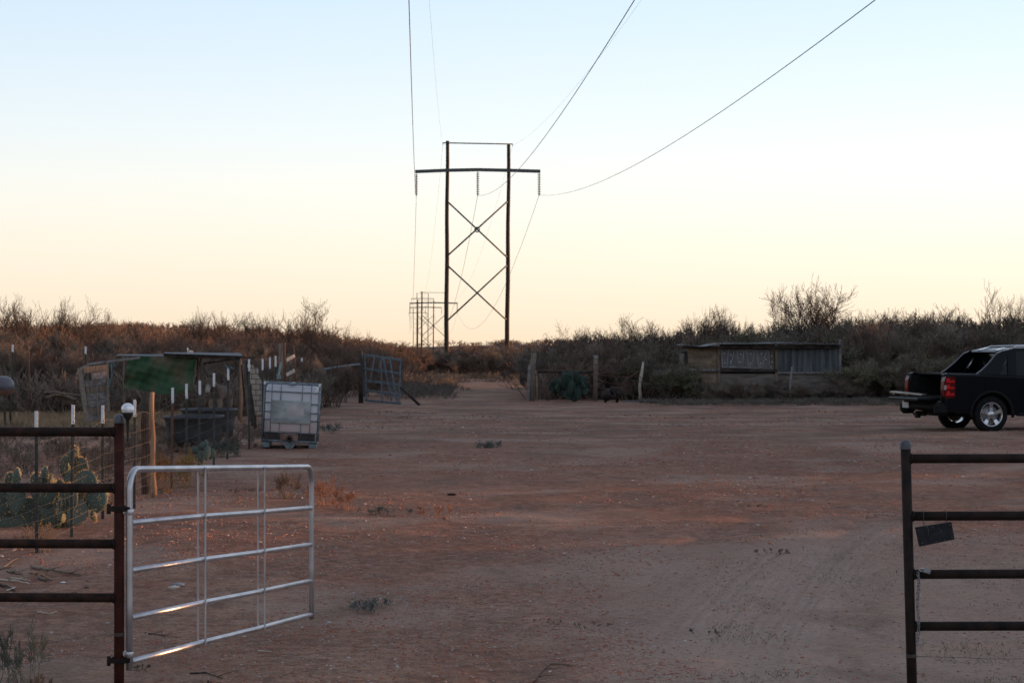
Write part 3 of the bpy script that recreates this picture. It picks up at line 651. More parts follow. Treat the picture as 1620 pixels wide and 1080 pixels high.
# ================================================================ prickly pears
def cactus_mat(name, c1, c2):
    m = mat(name, c1, c2, 5, .65, 0, .15, detail=3); return m
M_cact = cactus_mat('prickly_pear_skin', (.040, .064, .052), (.072, .105, .086))
M_cactd = cactus_mat('dark_prickly_pear_skin', (.010, .028, .020), (.022, .046, .034))
M_scar = cactus_mat('corky_cactus_stem', (.13, .10, .06), (.24, .17, .10))
M_spine = mat('cactus_spines', (.55, .38, .16), (.75, .58, .30), 10, .6)
def pad_poly(rg, u, v, w, h):
    pts = []
    for i in range(26):
        t = 2 * math.pi * i / 26; s = math.sin(t); c = math.cos(t)
        k = 1 - .25 * max(0, -s) ** 1.5; pts.append((u + w * c * k, v + h * s))
    return pts
def cactus(name, label, loc, pads, ppm, D, spines=True, skin=None, seed=1):
    rg = random.Random(seed); root = thing(name, label, 'cactus', loc)
    if D > 60: pads = [(p[0], p[1], p[2] * rg.uniform(.6, 1.0), p[3] * rg.uniform(.75, 1.05), p[4] + rg.uniform(-15, 15), p[5], rg.uniform(-60, 60)) for p in pads]
    sp = []
    for n_, (cx, cy, w, h, tilt, dy, face) in enumerate(pads):
        c = W(cx, cy, D + dy); w2, h2 = w / ppm / 2, h / ppm / 2; th = .016 + .012 * rg.random()
        M = Matrix.Rotation(R(face), 3, 'Z') @ Matrix.Rotation(R(tilt), 3, 'Y') @ Matrix.Rotation(R(rg.uniform(-10, 10)), 3, 'X')
        fc = max(.25, abs(math.cos(R(face)))); w3 = w2 / fc if w / max(h, 1) > .45 else max(w2, h2 * .62)
        m = MB(); n, k = 22, 9; vs = []
        for i in range(k + 1):
            a = math.pi * i / k; ry = -math.cos(a)
            for j in range(n):
                t = 2 * math.pi * j / n; s = math.sin(t); cc_ = math.cos(t); rr = math.sin(a) ** .55 if i not in (0, k) else .01
                kk = 1 - .28 * max(0, -s) ** 1.5; wob = 1 + .03 * math.sin(3 * t + n_)
                vs.append(M @ Vector((w3 * cc_ * rr * kk * wob, ry * th * (1 - .15 * rr), h2 * s * rr * wob)) + c)
        fs = [(i * n + j, i * n + (j + 1) % n, (i + 1) * n + (j + 1) % n, (i + 1) * n + j) for i in range(k) for j in range(n)]
        m.add(vs, fs, True); sk = skin or M_cact
        part('pad', m, sk, root)
        if spines:
            for q_ in range(60):
                t = rg.uniform(-.6, math.pi + .6) if q_ < 38 else rg.uniform(0, 6.28); rr = 1.0 if q_ < 38 else rg.uniform(.1, .9)
                base = M @ Vector((w3 * math.cos(t) * rr * (1 - .28 * max(0, -math.sin(t)) ** 1.5), -th * (1 if rr < .95 else 0), h2 * math.sin(t) * rr)) + c
                for e in range(3):
                    d = M @ Vector((math.cos(t) * (1 if rr > .95 else .2) + rg.gauss(0, .4), -.5 + rg.gauss(0, .5) if rr < .95 else rg.gauss(0, .5), math.sin(t) * (1 if rr > .95 else .2) + rg.gauss(0, .4)))
                    sp.append((tuple(base), tuple(base + d.normalized() * rg.uniform(.012, .026)), .0016, .0006))
    if sp:
        V, Q = prisms([s[0] for s in sp], [s[1] for s in sp], [s[2] for s in sp], [s[3] for s in sp], 3)
        V = V - np.array(tuple(loc)); part('spines', np_mesh('spines', V, Q), M_spine, root)
    return root
PD = 25.6
pads = [(116, 722, 17, 34, 6, 0, 20), (104, 738, 10, 36, -4, .02, 50), (128, 742, 24, 38, 14, .03, -10), (136, 762, 38, 36, 10, -.08, 0), (112, 757, 14, 36, -8, .05, 30),
        (152, 791, 38, 40, 8, .0, 5), (163, 778, 18, 24, 12, .1, 30), (134, 786, 30, 44, 30, .1, 20), (108, 790, 32, 52, 8, -.05, -30), (122, 812, 34, 44, 25, -.1, 10),
        (98, 808, 12, 40, -12, -.12, 60), (84, 806, 40, 62, -5, .05, 10), (70, 778, 42, 54, -10, .02, 0), (60, 760, 26, 26, 4, .1, -20), (70, 752, 7, 30, 5, -.05, 75),
        (82, 762, 10, 24, -8, -.1, 55), (26, 757, 10, 34, 2, -.1, 68), (17, 760, 18, 26, -4, .1, 0), (26, 790, 26, 50, 8, -.08, 25), (6, 790, 30, 52, -6, 0, 0), (46, 815, 44, 58, 12, .15, 0),
        (20, 832, 40, 44, -12, .1, 10), (-10, 780, 34, 50, 6, .05, 0), (-8, 825, 40, 50, -6, .15, 0), (60, 838, 34, 36, 5, .2, 0), (100, 832, 30, 40, 35, .15, 10), (148, 816, 14, 10, 70, -.04, 40), (92, 776, 22, 36, 6, .16, 10)]
cactus('prickly_pear', 'big spiny prickly pear clump behind the left pipe fence, its pad rims glowing', G(XX(75, PD), PD), pads, F / PD, PD, seed=2)
m_ = thing('cactus_trunk', '', '', (0, 0, 0)); bpy.data.objects.remove(m_)
SD = 30.5
pads = [(318, 722, 10, 22, -10, 0, 20), (328, 716, 11, 24, 12, -.04, 30), (335, 718, 8, 18, 20, 0, 0), (320, 706, 9, 14, 5, .05, 0), (309, 712, 10, 14, -25, .05, 0), (326, 702, 8, 14, -6, .06, 10)]
cactus('prickly_pear', 'small prickly pear of a few grey pads by the foot of the wire fence', G(XX(322, SD), SD), pads, F / SD, SD, False, seed=4)
CD = 78.5
pads = [(896, 603, 22, 30, 0, 0, 0), (893, 594, 11, 14, -10, .1, 0), (912, 598, 10, 26, 5, -.1, 20), (918, 606, 12, 28, 15, 0, 0), (926, 600, 13, 16, 20, .2, 0), (880, 604, 14, 16, -15, 0, 0), (873, 611, 15, 16, -30, .1, 0), (884, 614, 16, 18, -20, -.1, 0),
        (904, 614, 18, 24, 5, -.2, 0), (915, 622, 16, 22, 10, -.1, 0), (926, 619, 11, 15, 5, -.3, 0), (898, 625, 20, 18, -5, 0, 0), (888, 620, 18, 16, -30, .1, 0), (909, 628, 20, 16, 0, .1, 0), (921, 609, 11, 14, 10, -.2, 0), (903, 591, 9, 12, 0, .1, 0), (930, 610, 10, 14, 20, .3, 0), (876, 618, 12, 10, -40, .0, 0)]
cactus('prickly_pear', 'broad dark green prickly pear growing under the horizontal log beyond the yard', G(XX(900, CD), CD), pads, F / CD, CD, False, M_cactd, seed=5)
# ================================================================ IBC tote
TD = 41.0; tg = GP(459, TD); tg.z = .158
Mtank = mat('cloudy_white_plastic', (.54, .56, .62), (.64, .62, .65), 1.4, .38, c3=(.60, .60, .66))
t = Mtank.node_tree; b = t.nodes['Principled BSDF']
tc = t.nodes.new('ShaderNodeTexCoord'); s3 = t.nodes.new('ShaderNodeSeparateXYZ'); t.links.new(tc.outputs['Object'], s3.inputs[0])
src = b.inputs['Base Color'].links[0].from_socket
t.links.new(mix(t, smooth(t, mth(t, 'ADD', s3.outputs[2], mth(t, 'MULTIPLY', noise(t, tc.outputs['Object'], 5), .2)), .80, .35), src, (.52, .41, .40)), b.inputs['Base Color'])
M_cage = mat('grey_steel_cage', (.10, .13, .15), (.20, .24, .26), 12, .55, .4)
tote = thing('water_tote', 'caged white plastic liquid tote leaning slightly on its steel pallet', 'tank', tg, rot=(0, R(2.9), R(3.5)))
hw = .485
m = MB(); prof = []
for (z, s) in ((.185, .93), (.20, .97), (.24, 1), (.55, 1), (.92, 1), (1.05, .99), (1.10, .965), (1.122, .92)):
    prof.append((z, s))
vs = []; N = 32
for z, s in prof:
    for k in range(N):
        t_ = 2 * math.pi * k / N; c, q_ = math.cos(t_), math.sin(t_); e = .22
        vs.append((math.copysign(abs(c) ** e, c) * (hw - .02) * s, math.copysign(abs(q_) ** e, q_) * .56 * s, z))
fs = [(i * N + k, i * N + (k + 1) % N, (i + 1) * N + (k + 1) % N, (i + 1) * N + k) for i in range(len(prof) - 1) for k in range(N)] + [tuple(range(N))[::-1], tuple(range((len(prof) - 1) * N, len(prof) * N))]
m.add(vs, fs, True); bt = part('bottle', m, Mtank, tote, True)
part('filler_cap', MB().lathe([(.10, 0), (.10, .035), (.085, .045), (.001, .045)], (0, 0, 1.10), 18), M_blackp, bt, True)
cage = MB(); cw = hw; cd = .585
for z in (.28, .50, .64, .80, 1.0, 1.14):
    pp = [(-cw, -cd, z), (cw, -cd, z), (cw, cd, z), (-cw, cd, z)]; rp = []
    for i in range(4):
        a = Vector(pp[i]); p_ = Vector(pp[i - 1]); n_ = Vector(pp[(i + 1) % 4]); rp += [a + (p_ - a).normalized() * .05, a + ((p_ - a).normalized() + (n_ - a).normalized()) * .014, a + (n_ - a).normalized() * .05]
    cage.tube(rp, .011 if z < 1.1 else .016, 7, closed=True)
for x in (-.35, -.19, .19, .35):
    for y in (-cd, cd):
        if abs(x) < .2 and y < 0: cage.tube([(x, y - .004, .15), (x, y - .004, .50)], .008, 6); cage.tube([(x, y - .004, .80), (x, y - .004, 1.14)], .008, 6)
        else: cage.tube([(x, y - .004, .15), (x, y - .004, 1.14)], .008, 6)
for y in (-.44, -.27, -.09, .09, .27, .44):
    for x in (-cw, cw): cage.tube([(x, y, .15), (x, y, 1.14)], .008, 6)
for x in (-1, 1):
    for y in (-1, 1): cage.tube([(x * cw, y * cd, .10), (x * cw, y * cd, 1.15)], .012, 7)
part('cage', cage, M_cage, tote, True)
for x in (-1, 1): part('corner_guard', MB().box((x * (cw - .0), -cd - .004, 1.14), (.035, .05, .06), None, .008), M_white, tote, True)
part('top_bar', MB().box((0, -cd - .004, 1.135), (.17, .03, .03), None, .006).box((-.0, 0, 1.155), (.06, 1.17, .014), None, .004), M_cage, tote, True)
M_lab = mat('washed_out_label_plate', (.17, .195, .21), (.42, .47, .50), 2.6, .34, .35, stretch=(.8, 1, 2.2), detail=2)
lab = part('label_plate', MB().box((0, -cd - .018, .648), (.70, .006, .40), None, .002), M_lab, tote, True)
part('faded_sticker', MB().box((.08, -cd - .0225, .69), (.30, .003, .19)), mat('faded_sticker', (.34, .31, .32), (.46, .45, .46), 4, .5), lab, True)
part('faded_sticker', MB().box((.22, -cd - .0245, .69), (.02, .001, .12)), mat('white_smear', (.6, .62, .62)), lab, True) if False else None
pal = MB()
for x in (-1, 0, 1): pal.box((x * (cw - .07), 0, .05), (.14, 1.16, .10), None, .008)
for y in (-1, 0, 1): pal.box((0, y * .52, .115), (.97, .13, .022), None, .004)
for y in (-1, 1): pal.tube([(-cw, y * cd, .13), (-.16, y * cd, .13), (-.08, y * cd, .075), (.08, y * cd, .075), (.16, y * cd, .13), (cw, y * cd, .13)], .016, 8)
pal.prism([(-.13, .115), (.13, .115), (.05, -.005), (-.05, -.005)], 1, -cd - .012, -cd + .02)
part('pallet', pal, M_cage, tote, True)
M_rsn = mat('rusty_soil_stain', (.14, .075, .055), (.26, .17, .14), 6, .7)
dk = MB(); dk.box((0, -.555, .20), (.90, .04, .155), None, .01); dk2 = part('base_tray', dk, mat('dark_tray', (.02, .016, .014), (.045, .03, .025), 6, .7), tote, True)
v = part('outlet_recess', MB().box((-.01, -.574, .215), (.32, .018, .17), None, .007), M_rsn, tote, True)
vv = MB().lathe([(.055, 0), (.055, .06), (.04, .065), (.04, .10), (.05, .10), (.05, .13), (.03, .13), (.03, .11)], (0, -.585, .17), 18, Matrix.Rotation(R(90), 3, 'X')); 
v = part('valve', vv, M_blackp, tote, True); part('handle', MB().box((.02, -.64, .245), (.12, .03, .018), None, .006).tube([(0, -.62, .20), (0, -.63, .245)], .01, 6), M_rsn, v, True)
# ================================================================ donkey
def skin(name, verts, edges, rad, sub=2, off=(0, 0, 0), rootv=0):
    me = bpy.data.meshes.new(name); me.from_pydata(verts, edges, []); o = bpy.data.objects.new(name, me); C.objects.link(o)
    md = o.modifiers.new('s', 'SKIN'); md.use_smooth_shade = True; md.branch_smoothing = .6
    for i, r_ in enumerate(rad): me.skin_vertices[0].data[i].radius = (r_, r_) if not isinstance(r_, tuple) else r_
    me.skin_vertices[0].data[rootv].use_root = True
    s = o.modifiers.new('u', 'SUBSURF'); s.levels = sub; s.render_levels = sub
    dg = bpy.context.evaluated_depsgraph_get(); dg.update(); out = bpy.data.meshes.new_from_object(o.evaluated_get(dg)); out.name = name
    bpy.data.objects.remove(o)
    for p in out.polygons: p.use_smooth = True
    return out
DD = 54.0; dg_ = GP(346, DD)
V_ = [(0, 0, .82), (.35, 0, .80), (.62, 0, .80), (-.30, 0, .82),      # pelvis 3..: chest toward -x handled below
      ]
# local frame: +x = tail end, -x = head end
vs = [(.50, 0, .84), (.25, 0, .78), (-.02, 0, .77), (-.25, 0, .82), (-.40, 0, .93), (-.52, 0, 1.05), (-.60, 0, 1.10), (-.70, 0, 1.00), (-.80, 0, .86), (-.85, 0, .78),
      (.60, 0, .86), (.68, 0, .70), (.70, 0, .50)]
es = [(0, 1), (1, 2), (2, 3), (3, 4), (4, 5), (5, 6), (6, 7), (7, 8), (8, 9), (0, 10), (10, 11), (11, 12)]
rd = [.19, .24, .225, .20, .13, .105, .10, .085, .062, .055, .05, .022, .028]
for s in (-1, 1):
    b0 = len(vs); vs += [(.52, s * .11, .68), (.44, s * .12, .52), (.56, s * .12, .36), (.54, s * .12, .12), (.52, s * .12, .03)]
    es += [(0, b0)] + [(b0 + i, b0 + i + 1) for i in range(4)]; rd += [.12, .075, .042, .034, .042]
    b0 = len(vs); vs += [(-.24, s * .10, .62), (-.25, s * .11, .42), (-.26, s * .11, .30), (-.25, s * .11, .11), (-.26, s * .11, .03)]
    es += [(3, b0)] + [(b0 + i, b0 + i + 1) for i in range(4)]; rd += [.085, .052, .042, .032, .042]
M_donk = mat('donkey_coat', (.07, .052, .042), (.115, .085, .068), 3, .95, detail=3)
t = M_donk.node_tree; b = t.nodes['Principled BSDF']; tc = t.nodes.new('ShaderNodeTexCoord'); s3 = t.nodes.new('ShaderNodeSeparateXYZ'); t.links.new(tc.outputs['Object'], s3.inputs[0])
src = b.inputs['Base Color'].links[0].from_socket
c1 = mix(t, smooth(t, s3.outputs[0], -.45, -.62), src, (.07, .05, .04)); c2 = mix(t, smooth(t, s3.outputs[0], -.76, -.83), c1, (.27, .24, .215))
c3 = mix(t, mth(t, 'MULTIPLY', smooth(t, s3.outputs[2], .68, .58), smooth(t, s3.outputs[0], -.45, -.3)), c2, (.18, .135, .10)); t.links.new(c3, b.inputs['Base Color'])
dk = thing('donkey', 'grey-brown donkey with pale muzzle standing under the pen roof facing the camera', 'donkey', dg_, rot=(0, 0, R(79)))
body = part('body', skin('body', vs, es, rd, 2), M_donk, dk, True)
for s in (-1, 1):
    m = MB(); n = 8; base = Vector((-.58, s * .07, 1.17)); d = Vector((.05, s * .30, 1)).normalized()
    pts = [base + d * k for k in (0, .05, .12, .19, .235)]; m.tube(pts, [.022, .036, .038, .026, .006], 10)
    part('ear', m, M_donk, body, True); part('eye', MB().ell((-.675, s * .078, 1.045), (.016, .012, .016)), M_black, body, True)
m = MB(); m.tube([(-.62, 0, 1.19), (-.52, 0, 1.18), (-.42, 0, 1.08), (-.32, 0, 1.0)], [.02, .035, .035, .02], 7); part('mane', m, M_darkwood, body, True)
for s in (-1, 1): part('nostril', MB().ell((-.885, s * .028, .785), (.01, .008, .012)), M_black, body, True)
# ================================================================ stock tanks in the pen
def tank(cx, D, w, h, dpt, zt, label):
    g_ = GP(cx, D); g_.z = zt - h; r_ = thing('stock_tank', label, 'trough', g_, 'rubber stock tanks by the wire fence')
    def ring(s, z, k): return [(math.copysign(abs(math.cos(2 * math.pi * i / 40)) ** .7, math.cos(2 * math.pi * i / 40)) * w / 2 * s, math.copysign(abs(math.sin(2 * math.pi * i / 40)) ** .7, math.sin(2 * math.pi * i / 40)) * dpt / 2 * s, z) for i in range(40)]
    L = [ring(.84, 0, 0), ring(.90, h * .5, 0), ring(.95, h - .06, 0), ring(1.0, h - .045, 0), ring(1.01, h - .01, 0), ring(.98, h, 0), ring(.93, h - .01, 0), ring(.90, h - .05, 0), ring(.84, h * .4, 0), ring(.78, .06, 0)]
    vs = [p for l in L for p in l]; fs = [(i * 40 + k, i * 40 + (k + 1) % 40, (i + 1) * 40 + (k + 1) % 40, (i + 1) * 40 + k) for i in range(len(L) - 1) for k in range(40)] + [tuple(range(9 * 40, 10 * 40)), tuple(range(40))[::-1]]
    part('tub', MB().add(vs, fs, True), mat('dark_grey_rubber', (.016, .018, .022), (.038, .042, .048), 4, .7), r_, True)
    part('water', MB().add([(x * .99, y * .99, h * .72) for x, y, z in ring(.88, 0, 0)], [tuple(range(40))]), mat('still_water', (.03, .035, .035), rough=.08), r_, True)
tank(307, 40.0, 1.02, .55, 1.5, W(0, 657, 40).z, 'black rubber stock tank nearest along the wire fence inside the pen')
tank(331, 46.5, 1.12, .55, 1.4, W(0, 646, 46.5).z, 'black rubber stock tank just behind the nearer one in the pen')
# ================================================================ pen shelter
SD = 57.0
M_tin = mat('old_roofing_tin', (.05, .052, .06), (.14, .15, .17), 3, .6, .3, stretch=(1, 6, 1))
M_tarp = mat('dirty_green_tarp', (.014, .052, .022), (.11, .085, .046), 1.25, .7, 0, .6, c3=(.022, .075, .030), detail=12)
sh = thing('pen_shelter', 'low patched pen shelter of tin roof sheets, wire panels and a green tarp wall', 'shed', GP(285, SD))
zg = float(gz(XX(285, SD), SD))
def sheet(m, a, b, c, d, amp=.008, n=24, th=.006):   # corrugated quad a-b-c-d ribs along a->b
    a, b, c, d = map(Vector, (a, b, c, d)); nn = ((b - a).cross(d - a)).normalized(); vs = []
    for i in range(n + 1):
        u = i / n; o = nn * amp * (1 if i % 2 else -1)
        for P, Q in ((a, d), (b, c)): vs += [P.lerp(Q, u) + o, P.lerp(Q, u) + o + nn * th]
    fs = []
    for i in range(n):
        k = i * 4; fs += [(k, k + 4, k + 6, k + 2), (k + 1, k + 3, k + 7, k + 5)]
    for i in range(n): k = i * 4; fs += [(k, k + 1, k + 5, k + 4), (k + 2, k + 6, k + 7, k + 3)]
    fs += [(0, 2, 3, 1), (n * 4, n * 4 + 1, n * 4 + 3, n * 4 + 2)]
    return m.add(vs, fs)
def q4(p, D, p2, D2, z0=0): return
P = lambda px, py, D: W(px, py, D)
m = MB(); sheet(m, P(259, 558.5, 55.6), P(383, 562.5, 55.6), P(380, 557, 58.6) + Vector((0, 0, -.03)), P(262, 556, 58.6) + Vector((0, 0, -.03)), .010, 14); part('roof_sheet', m, M_tin, sh)
m = MB(); sheet(m, P(184, 562, 56.2), P(272, 563, 56.0), P(274, 561, 58.4), P(188, 561, 58.4), .010, 12); part('roof_sheet', m, M_tin, sh)
part('roof_beam', MB().bar(P(138, 576, 54.5), P(221, 565.5, 55.4), .07, .05).bar(P(126, 584, 54.2), P(141, 577, 54.4), .07, .05), M_woodgrey, sh)
part('roof_beam', MB().bar(P(385, 565, 55.6), P(403, 566, 55.8), .05, .04).bar(P(259, 561, 55.7), P(383, 566.5, 55.7), .035, .09, bev=.004), M_darkwood, sh)
for px, D, yt in ((196, 56.2, 563), (313, 56.3, 562), (381, 55.7, 566), (196, 58.4, 562), (378, 58.4, 561)):
    part('shelter_post', MB().tube([(XX(px, D), D, zg - .2), (XX(px + 1, D), D, zg + .8), W(px, yt, D)], [.035, .033, .03], 8), M_wood if px < 380 else M_woodr, sh)
# tarp: rippled hanging cloth with sagging lower edge
m = MB(); vs = []; nu, nv = 34, 14
for j in range(nv + 1):
    for i in range(nu + 1):
        u, v = i / nu, j / nv
        px = (204 - 12 * v ** .8) * (1 - u) + (313 - 5 * v - 4 * math.sin(v * 3)) * u; py = 563.5 + (617 - 563.5 + 8 * math.sin(u * 2.2) ** 2 - 2) * v
        p = W(px, py, 55.9); p.y += .05 * math.sin(u * 17 + v * 2) * (.3 + v) + .025 * math.sin(u * 43 + v * 9) + .02 * math.sin(v * 31 - u * 12) + .14 * math.sin(u * 5 + 1) * v + .04 * math.sin(v * 9 + u * 4); vs.append(p)
m.add(vs, [(j * (nu + 1) + i, j * (nu + 1) + i + 1, (j + 1) * (nu + 1) + i + 1, (j + 1) * (nu + 1) + i) for j in range(nv) for i in range(nu)], True)
part('tarp', m, M_tarp, sh)
m = MB()
for i in range(10): px = 318 + i * 7; m.tube([W(px + 3, 566, 55.75), W(px - 2 + i * .2, 640, 55.75)], .006, 4, caps=False)
for k in range(5): m.tube([W(316, 572 + k * 15, 55.75), W(380, 569 + k * 15, 55.75)], .005, 4, caps=False)
part('wire_panel', m, M_wire, sh); m = MB()
for i in range(8): px = 178 + i * 3; m.tube([W(px + 2, 568, 56.6), W(px, 634, 56.6)], .005, 4, caps=False)
part('wire_panel', m, M_wire, sh)
part('brace_board', MB().bar(W(318, 565, 56.5), W(309, 608, 56.5), .08, .03), M_darkwood, sh); part('brace_board', MB().bar(W(322, 575, 57.5), W(376, 567, 57.5), .05, .05), M_darkwood, sh)
# blue baling twine, cinder block on roof
M_twine = mat('blue_twine', (.05, .22, .30), rough=.6)
m = MB(); m.tube([W(176, 575, 55.5), W(177, 590, 55.5), W(174, 612, 55.5)], .012, 5); m.tube([W(174, 580, 55.5), W(179, 574, 55.5), W(183, 581, 55.5)], .010, 5); m.tube([W(163, 592, 53.8), W(166, 596, 53.8), W(170, 594, 53.8)], .012, 5)
part('twine', m, M_twine, sh)
p = W(301, 557, 57); solo('concrete_block', MB().box(p, (.12, .12, .09), Euler((.1, .1, .5)), .01), M_palewood, p, 'pale block weighing down the tin roof of the pen shelter', 'block')
p = W(297, 556, 57.2); solo('white_stub', MB().tube([p + Vector((0, 0, -.05)), p + Vector((0, 0, .10))], .016, 8), M_white, p, 'short white pipe stub standing beside the block on the pen roof', 'pipe')
m = MB(); q = W(364, 581, 37.3); m.tube([W(356, 578, 37.25), W(360, 581, 37.2), W(361, 583, 37.25)], .006, 5); m.tube([W(361, 583, 37.25), W(365, 579, 37.2), W(368, 583, 37.2)], .006, 5); m.tube([W(361, 583, 37.25), W(366, 582, 37.2)], .006, 5)
solo('twine_knot', m, M_twine, q, 'knot of blue baling twine tied on a white-tipped fence post by the pen', 'twine')
# wooden plank gate leaning at the left end
pg = thing('plank_gate', 'crooked wooden plank gate with missing slats at the left end of the pen shelter', 'gate', GP(150, 53))
m = MB(); m.bar(P(126, 583, 52.8), P(139, 676, 52.0), .10, .07); part('gate_stile', m, M_wood, pg)
m = MB(); m.bar(P(170, 574, 53.4), P(172, 676, 52.8), .05, .04); m.bar(P(151, 592, 53.1), P(156, 660, 52.5), .02, .02); part('gate_stile', m, M_wood, pg)
rows = 8
for k in range(rows):
    y0 = 586 + k * 11; lx = 131.5 + (y0 - 583) * .13
    rr = 171 + .5 * k
    if k == 1: lx += 11
    if k == 7: rr -= 14
    if k == 0: y0 += 1
    a = W(lx, y0 - 1.5, 52.9); b_ = W(rr, y0 - 5.5, 53.3); 
    part('plank', MB().bar(a, b_, .022, .15, up=(0, 0, 1), bev=.003), M_woodgrey if k % 3 else M_wood, pg)
# dark leaning boards and brick-pattern siding sheet
BD = 43.0
bl = thing('leaning_boards', 'blackened planks leaning upright by the fence between pen and water tote', 'boards', GP(390, BD))
for k, (x0, x1, yt, yb, w) in enumerate(((391, 400, 571, 674, .07), (386, 396, 574, 668, .08), (383, 388, 577, 640, .05), (396, 404, 572, 677, .06))):
    part('board', MB().bar(W(x0, yt, BD + .1 * k), W(x1, yb, BD + .05 * k), .03, w, up=(1, .3, 0), bev=.004), M_darkwood if k != 1 else M_wood, bl)
mm = bpy.data.materials.new('brick_pattern_siding'); mm.use_nodes = True; t = mm.node_tree; b = t.nodes['Principled BSDF']; b.inputs['Roughness'].default_value = .9
br = t.nodes.new('ShaderNodeTexBrick'); br.inputs['Color1'].default_value = (.33, .28, .23, 1); br.inputs['Color2'].default_value = (.42, .36, .30, 1); br.inputs['Mortar'].default_value = (.10, .085, .07, 1); br.inputs['Scale'].default_value = 1; br.inputs['Brick Width'].default_value = .16; br.inputs['Row Height'].default_value = .10; br.inputs['Mortar Size'].default_value = .008
tc = t.nodes.new('ShaderNodeTexCoord'); mp = t.nodes.new('ShaderNodeMapping'); mp.inputs['Rotation'].default_value = (R(-90), 0, 0); t.links.new(tc.outputs['Object'], mp.inputs[0]); t.links.new(mp.outputs[0], br.inputs[0]); t.links.new(br.outputs[0], b.inputs['Base Color'])
out = [(391, 577), (399, 576), (402, 582), (408, 581), (409, 589), (407, 592), (412, 600), (414, 603), (416, 612), (418, 622), (417, 640), (417, 655), (404, 657), (402, 640), (398, 615), (394, 590)]
bp_ = GP(405, 42.6); m = MB(); m.prism([(XX(px, 42.6), W(0, py, 42.6).z) for px, py in out], 1, 42.58, 42.62)
solo('siding_sheet', m, mm, bp_, 'broken pale brick-patterned siding sheet standing left of the water tote', 'panel')
# two rusty posts with slanted pale boards
D = 52.0; lp = thing('slatted_stand', 'two tall rusty posts joined by slanted pale boards behind the water tote', 'rack', GP(458, D))
for a, b_ in (((450, 541, D), (451, 620, D)), ((464.5, 548, D + .3), (468, 620, D + .3))): part('post', MB().tube([W(*a), W(*b_)], .022, 8), M_trust, lp)
part('post', MB().tube([W(444, 543, D + .6), W(445, 620, D + .6)], .045, 8), M_wood, lp)
for y in (568, 591): part('slanted_board', MB().bar(W(453, y + 2, D - .1), W(466, y - 5.5, D + .1), .03, .075, up=(0, 0, 1), bev=.004), M_palewood, lp)
m = MB()
for i in range(5): x = 454 + i * 2; m.tube([W(x, 569, D + .02), W(x, 596, D + .02)], .006, 4)
m.tube([W(458, 571, D), W(460, 576, D), W(460, 583, D)], [.014, .022, .006], 6); part('wire_grille', m, M_wire, lp)
gp_ = W(441, 585, 49); m = MB().bar(W(440, 598, 49), W(444, 573, 49.1), .05, .012).bar(W(438, 600, 49), W(436.5, 585, 49), .03, .01).box(W(440, 596, 49), (.12, .03, .09), None, .01)
solo('metal_bracket', m, mat('pale_teal_steel', (.13, .20, .20), (.22, .30, .30), 8, .6), gp_, 'pale teal steel bracket stuck up behind the water tote', 'bracket')
# ================================================================ corral gate panel and post beyond
M_pan = M_bluewood; CDp = 76.0
cp = thing('corral_gate', 'grey-blue metal panel gate with slanting bars propped at the far corral corner', 'gate', GP(605, CDp))
def pb(name, a, b_, w=.05, t_=.035, mt=None): part(name, MB().bar(W(*a), W(*b_), t_, w, up=(0, 0, 1) if abs(a[1] - b_[1]) < 20 else (1, 0, 0), bev=.004), mt or M_pan, cp)
Da, Db = CDp + 1.2, CDp - .6
for y0, y1 in ((561.5, 569.5), (583, 591), (602, 609), (617, 625), (633, 638)): pb('rail', (577, y0, Da), (634, y1, Db), .075)
pb('upright', (577, 560, Da), (580, 634, Da), .05); pb('upright', (634, 567, Db), (631.5, 640, Db), .05)
pb('slanted_bar', (606, 564, CDp), (619, 634, CDp), .06); pb('slanted_bar', (616.5, 566, CDp - .2), (628.5, 637, CDp - .4), .06)
pb('slanted_bar', (593, 563, CDp + .6), (586, 600, CDp + .6), .05); pb('slanted_bar', (603, 564, CDp + .4), (599, 590, CDp + .4), .05); pb('slanted_bar', (603, 566, CDp), (604, 634, CDp), .04)
g0 = GP(571, CDp + 1.4); solo('corral_post', MB().tube([g0 + Vector((0, 0, -.2)), g0 + Vector((.01, 0, .8)), W(570, 555, CDp + 1.4)], [.09, .085, .075], 10), M_darkwood, g0, 'thick dark wooden corral post at the left edge of the grey-blue panel', 'post')
p0, p1 = W(634, 613, CDp - .9), GP(663, 73.6); solo('prop_pole', MB().tube([p0, p1 + Vector((0, 0, .03))], .045, 9), M_rust, p1, 'rust-brown pole propping the grey-blue panel from the right', 'pole')
p0, p1 = W(491, 588, 72), W(569, 576, CDp + 1); pr = thing('pipe_brace', 'long grey pipe slanting from a thin rusty stake up to the dark corral post', 'pipe', GP(491, 72))
part('pipe', MB().tube([p0, p0.lerp(p1, .5) + Vector((0, 0, .02)), p1], .035, 8), M_bluewood, pr)
part('stake', MB().tube([GP(490, 72) + Vector((0, 0, -.1)), W(489.5, 560, 72), W(493, 553, 72)], .02, 7), M_trust, pr)
p = GP(478, 66); m = MB().bar(p, W(477.5, 570, 66), .035, .01); r_ = thing('t_post', 'lone white-tipped steel post right of the slanted boards, behind the water tote', 'post', p); part('post', m, M_tpost, r_); part('white_tip', MB().bar(W(477.5, 572, 66), W(477.5, 566, 66), .045, .014), M_white, r_)
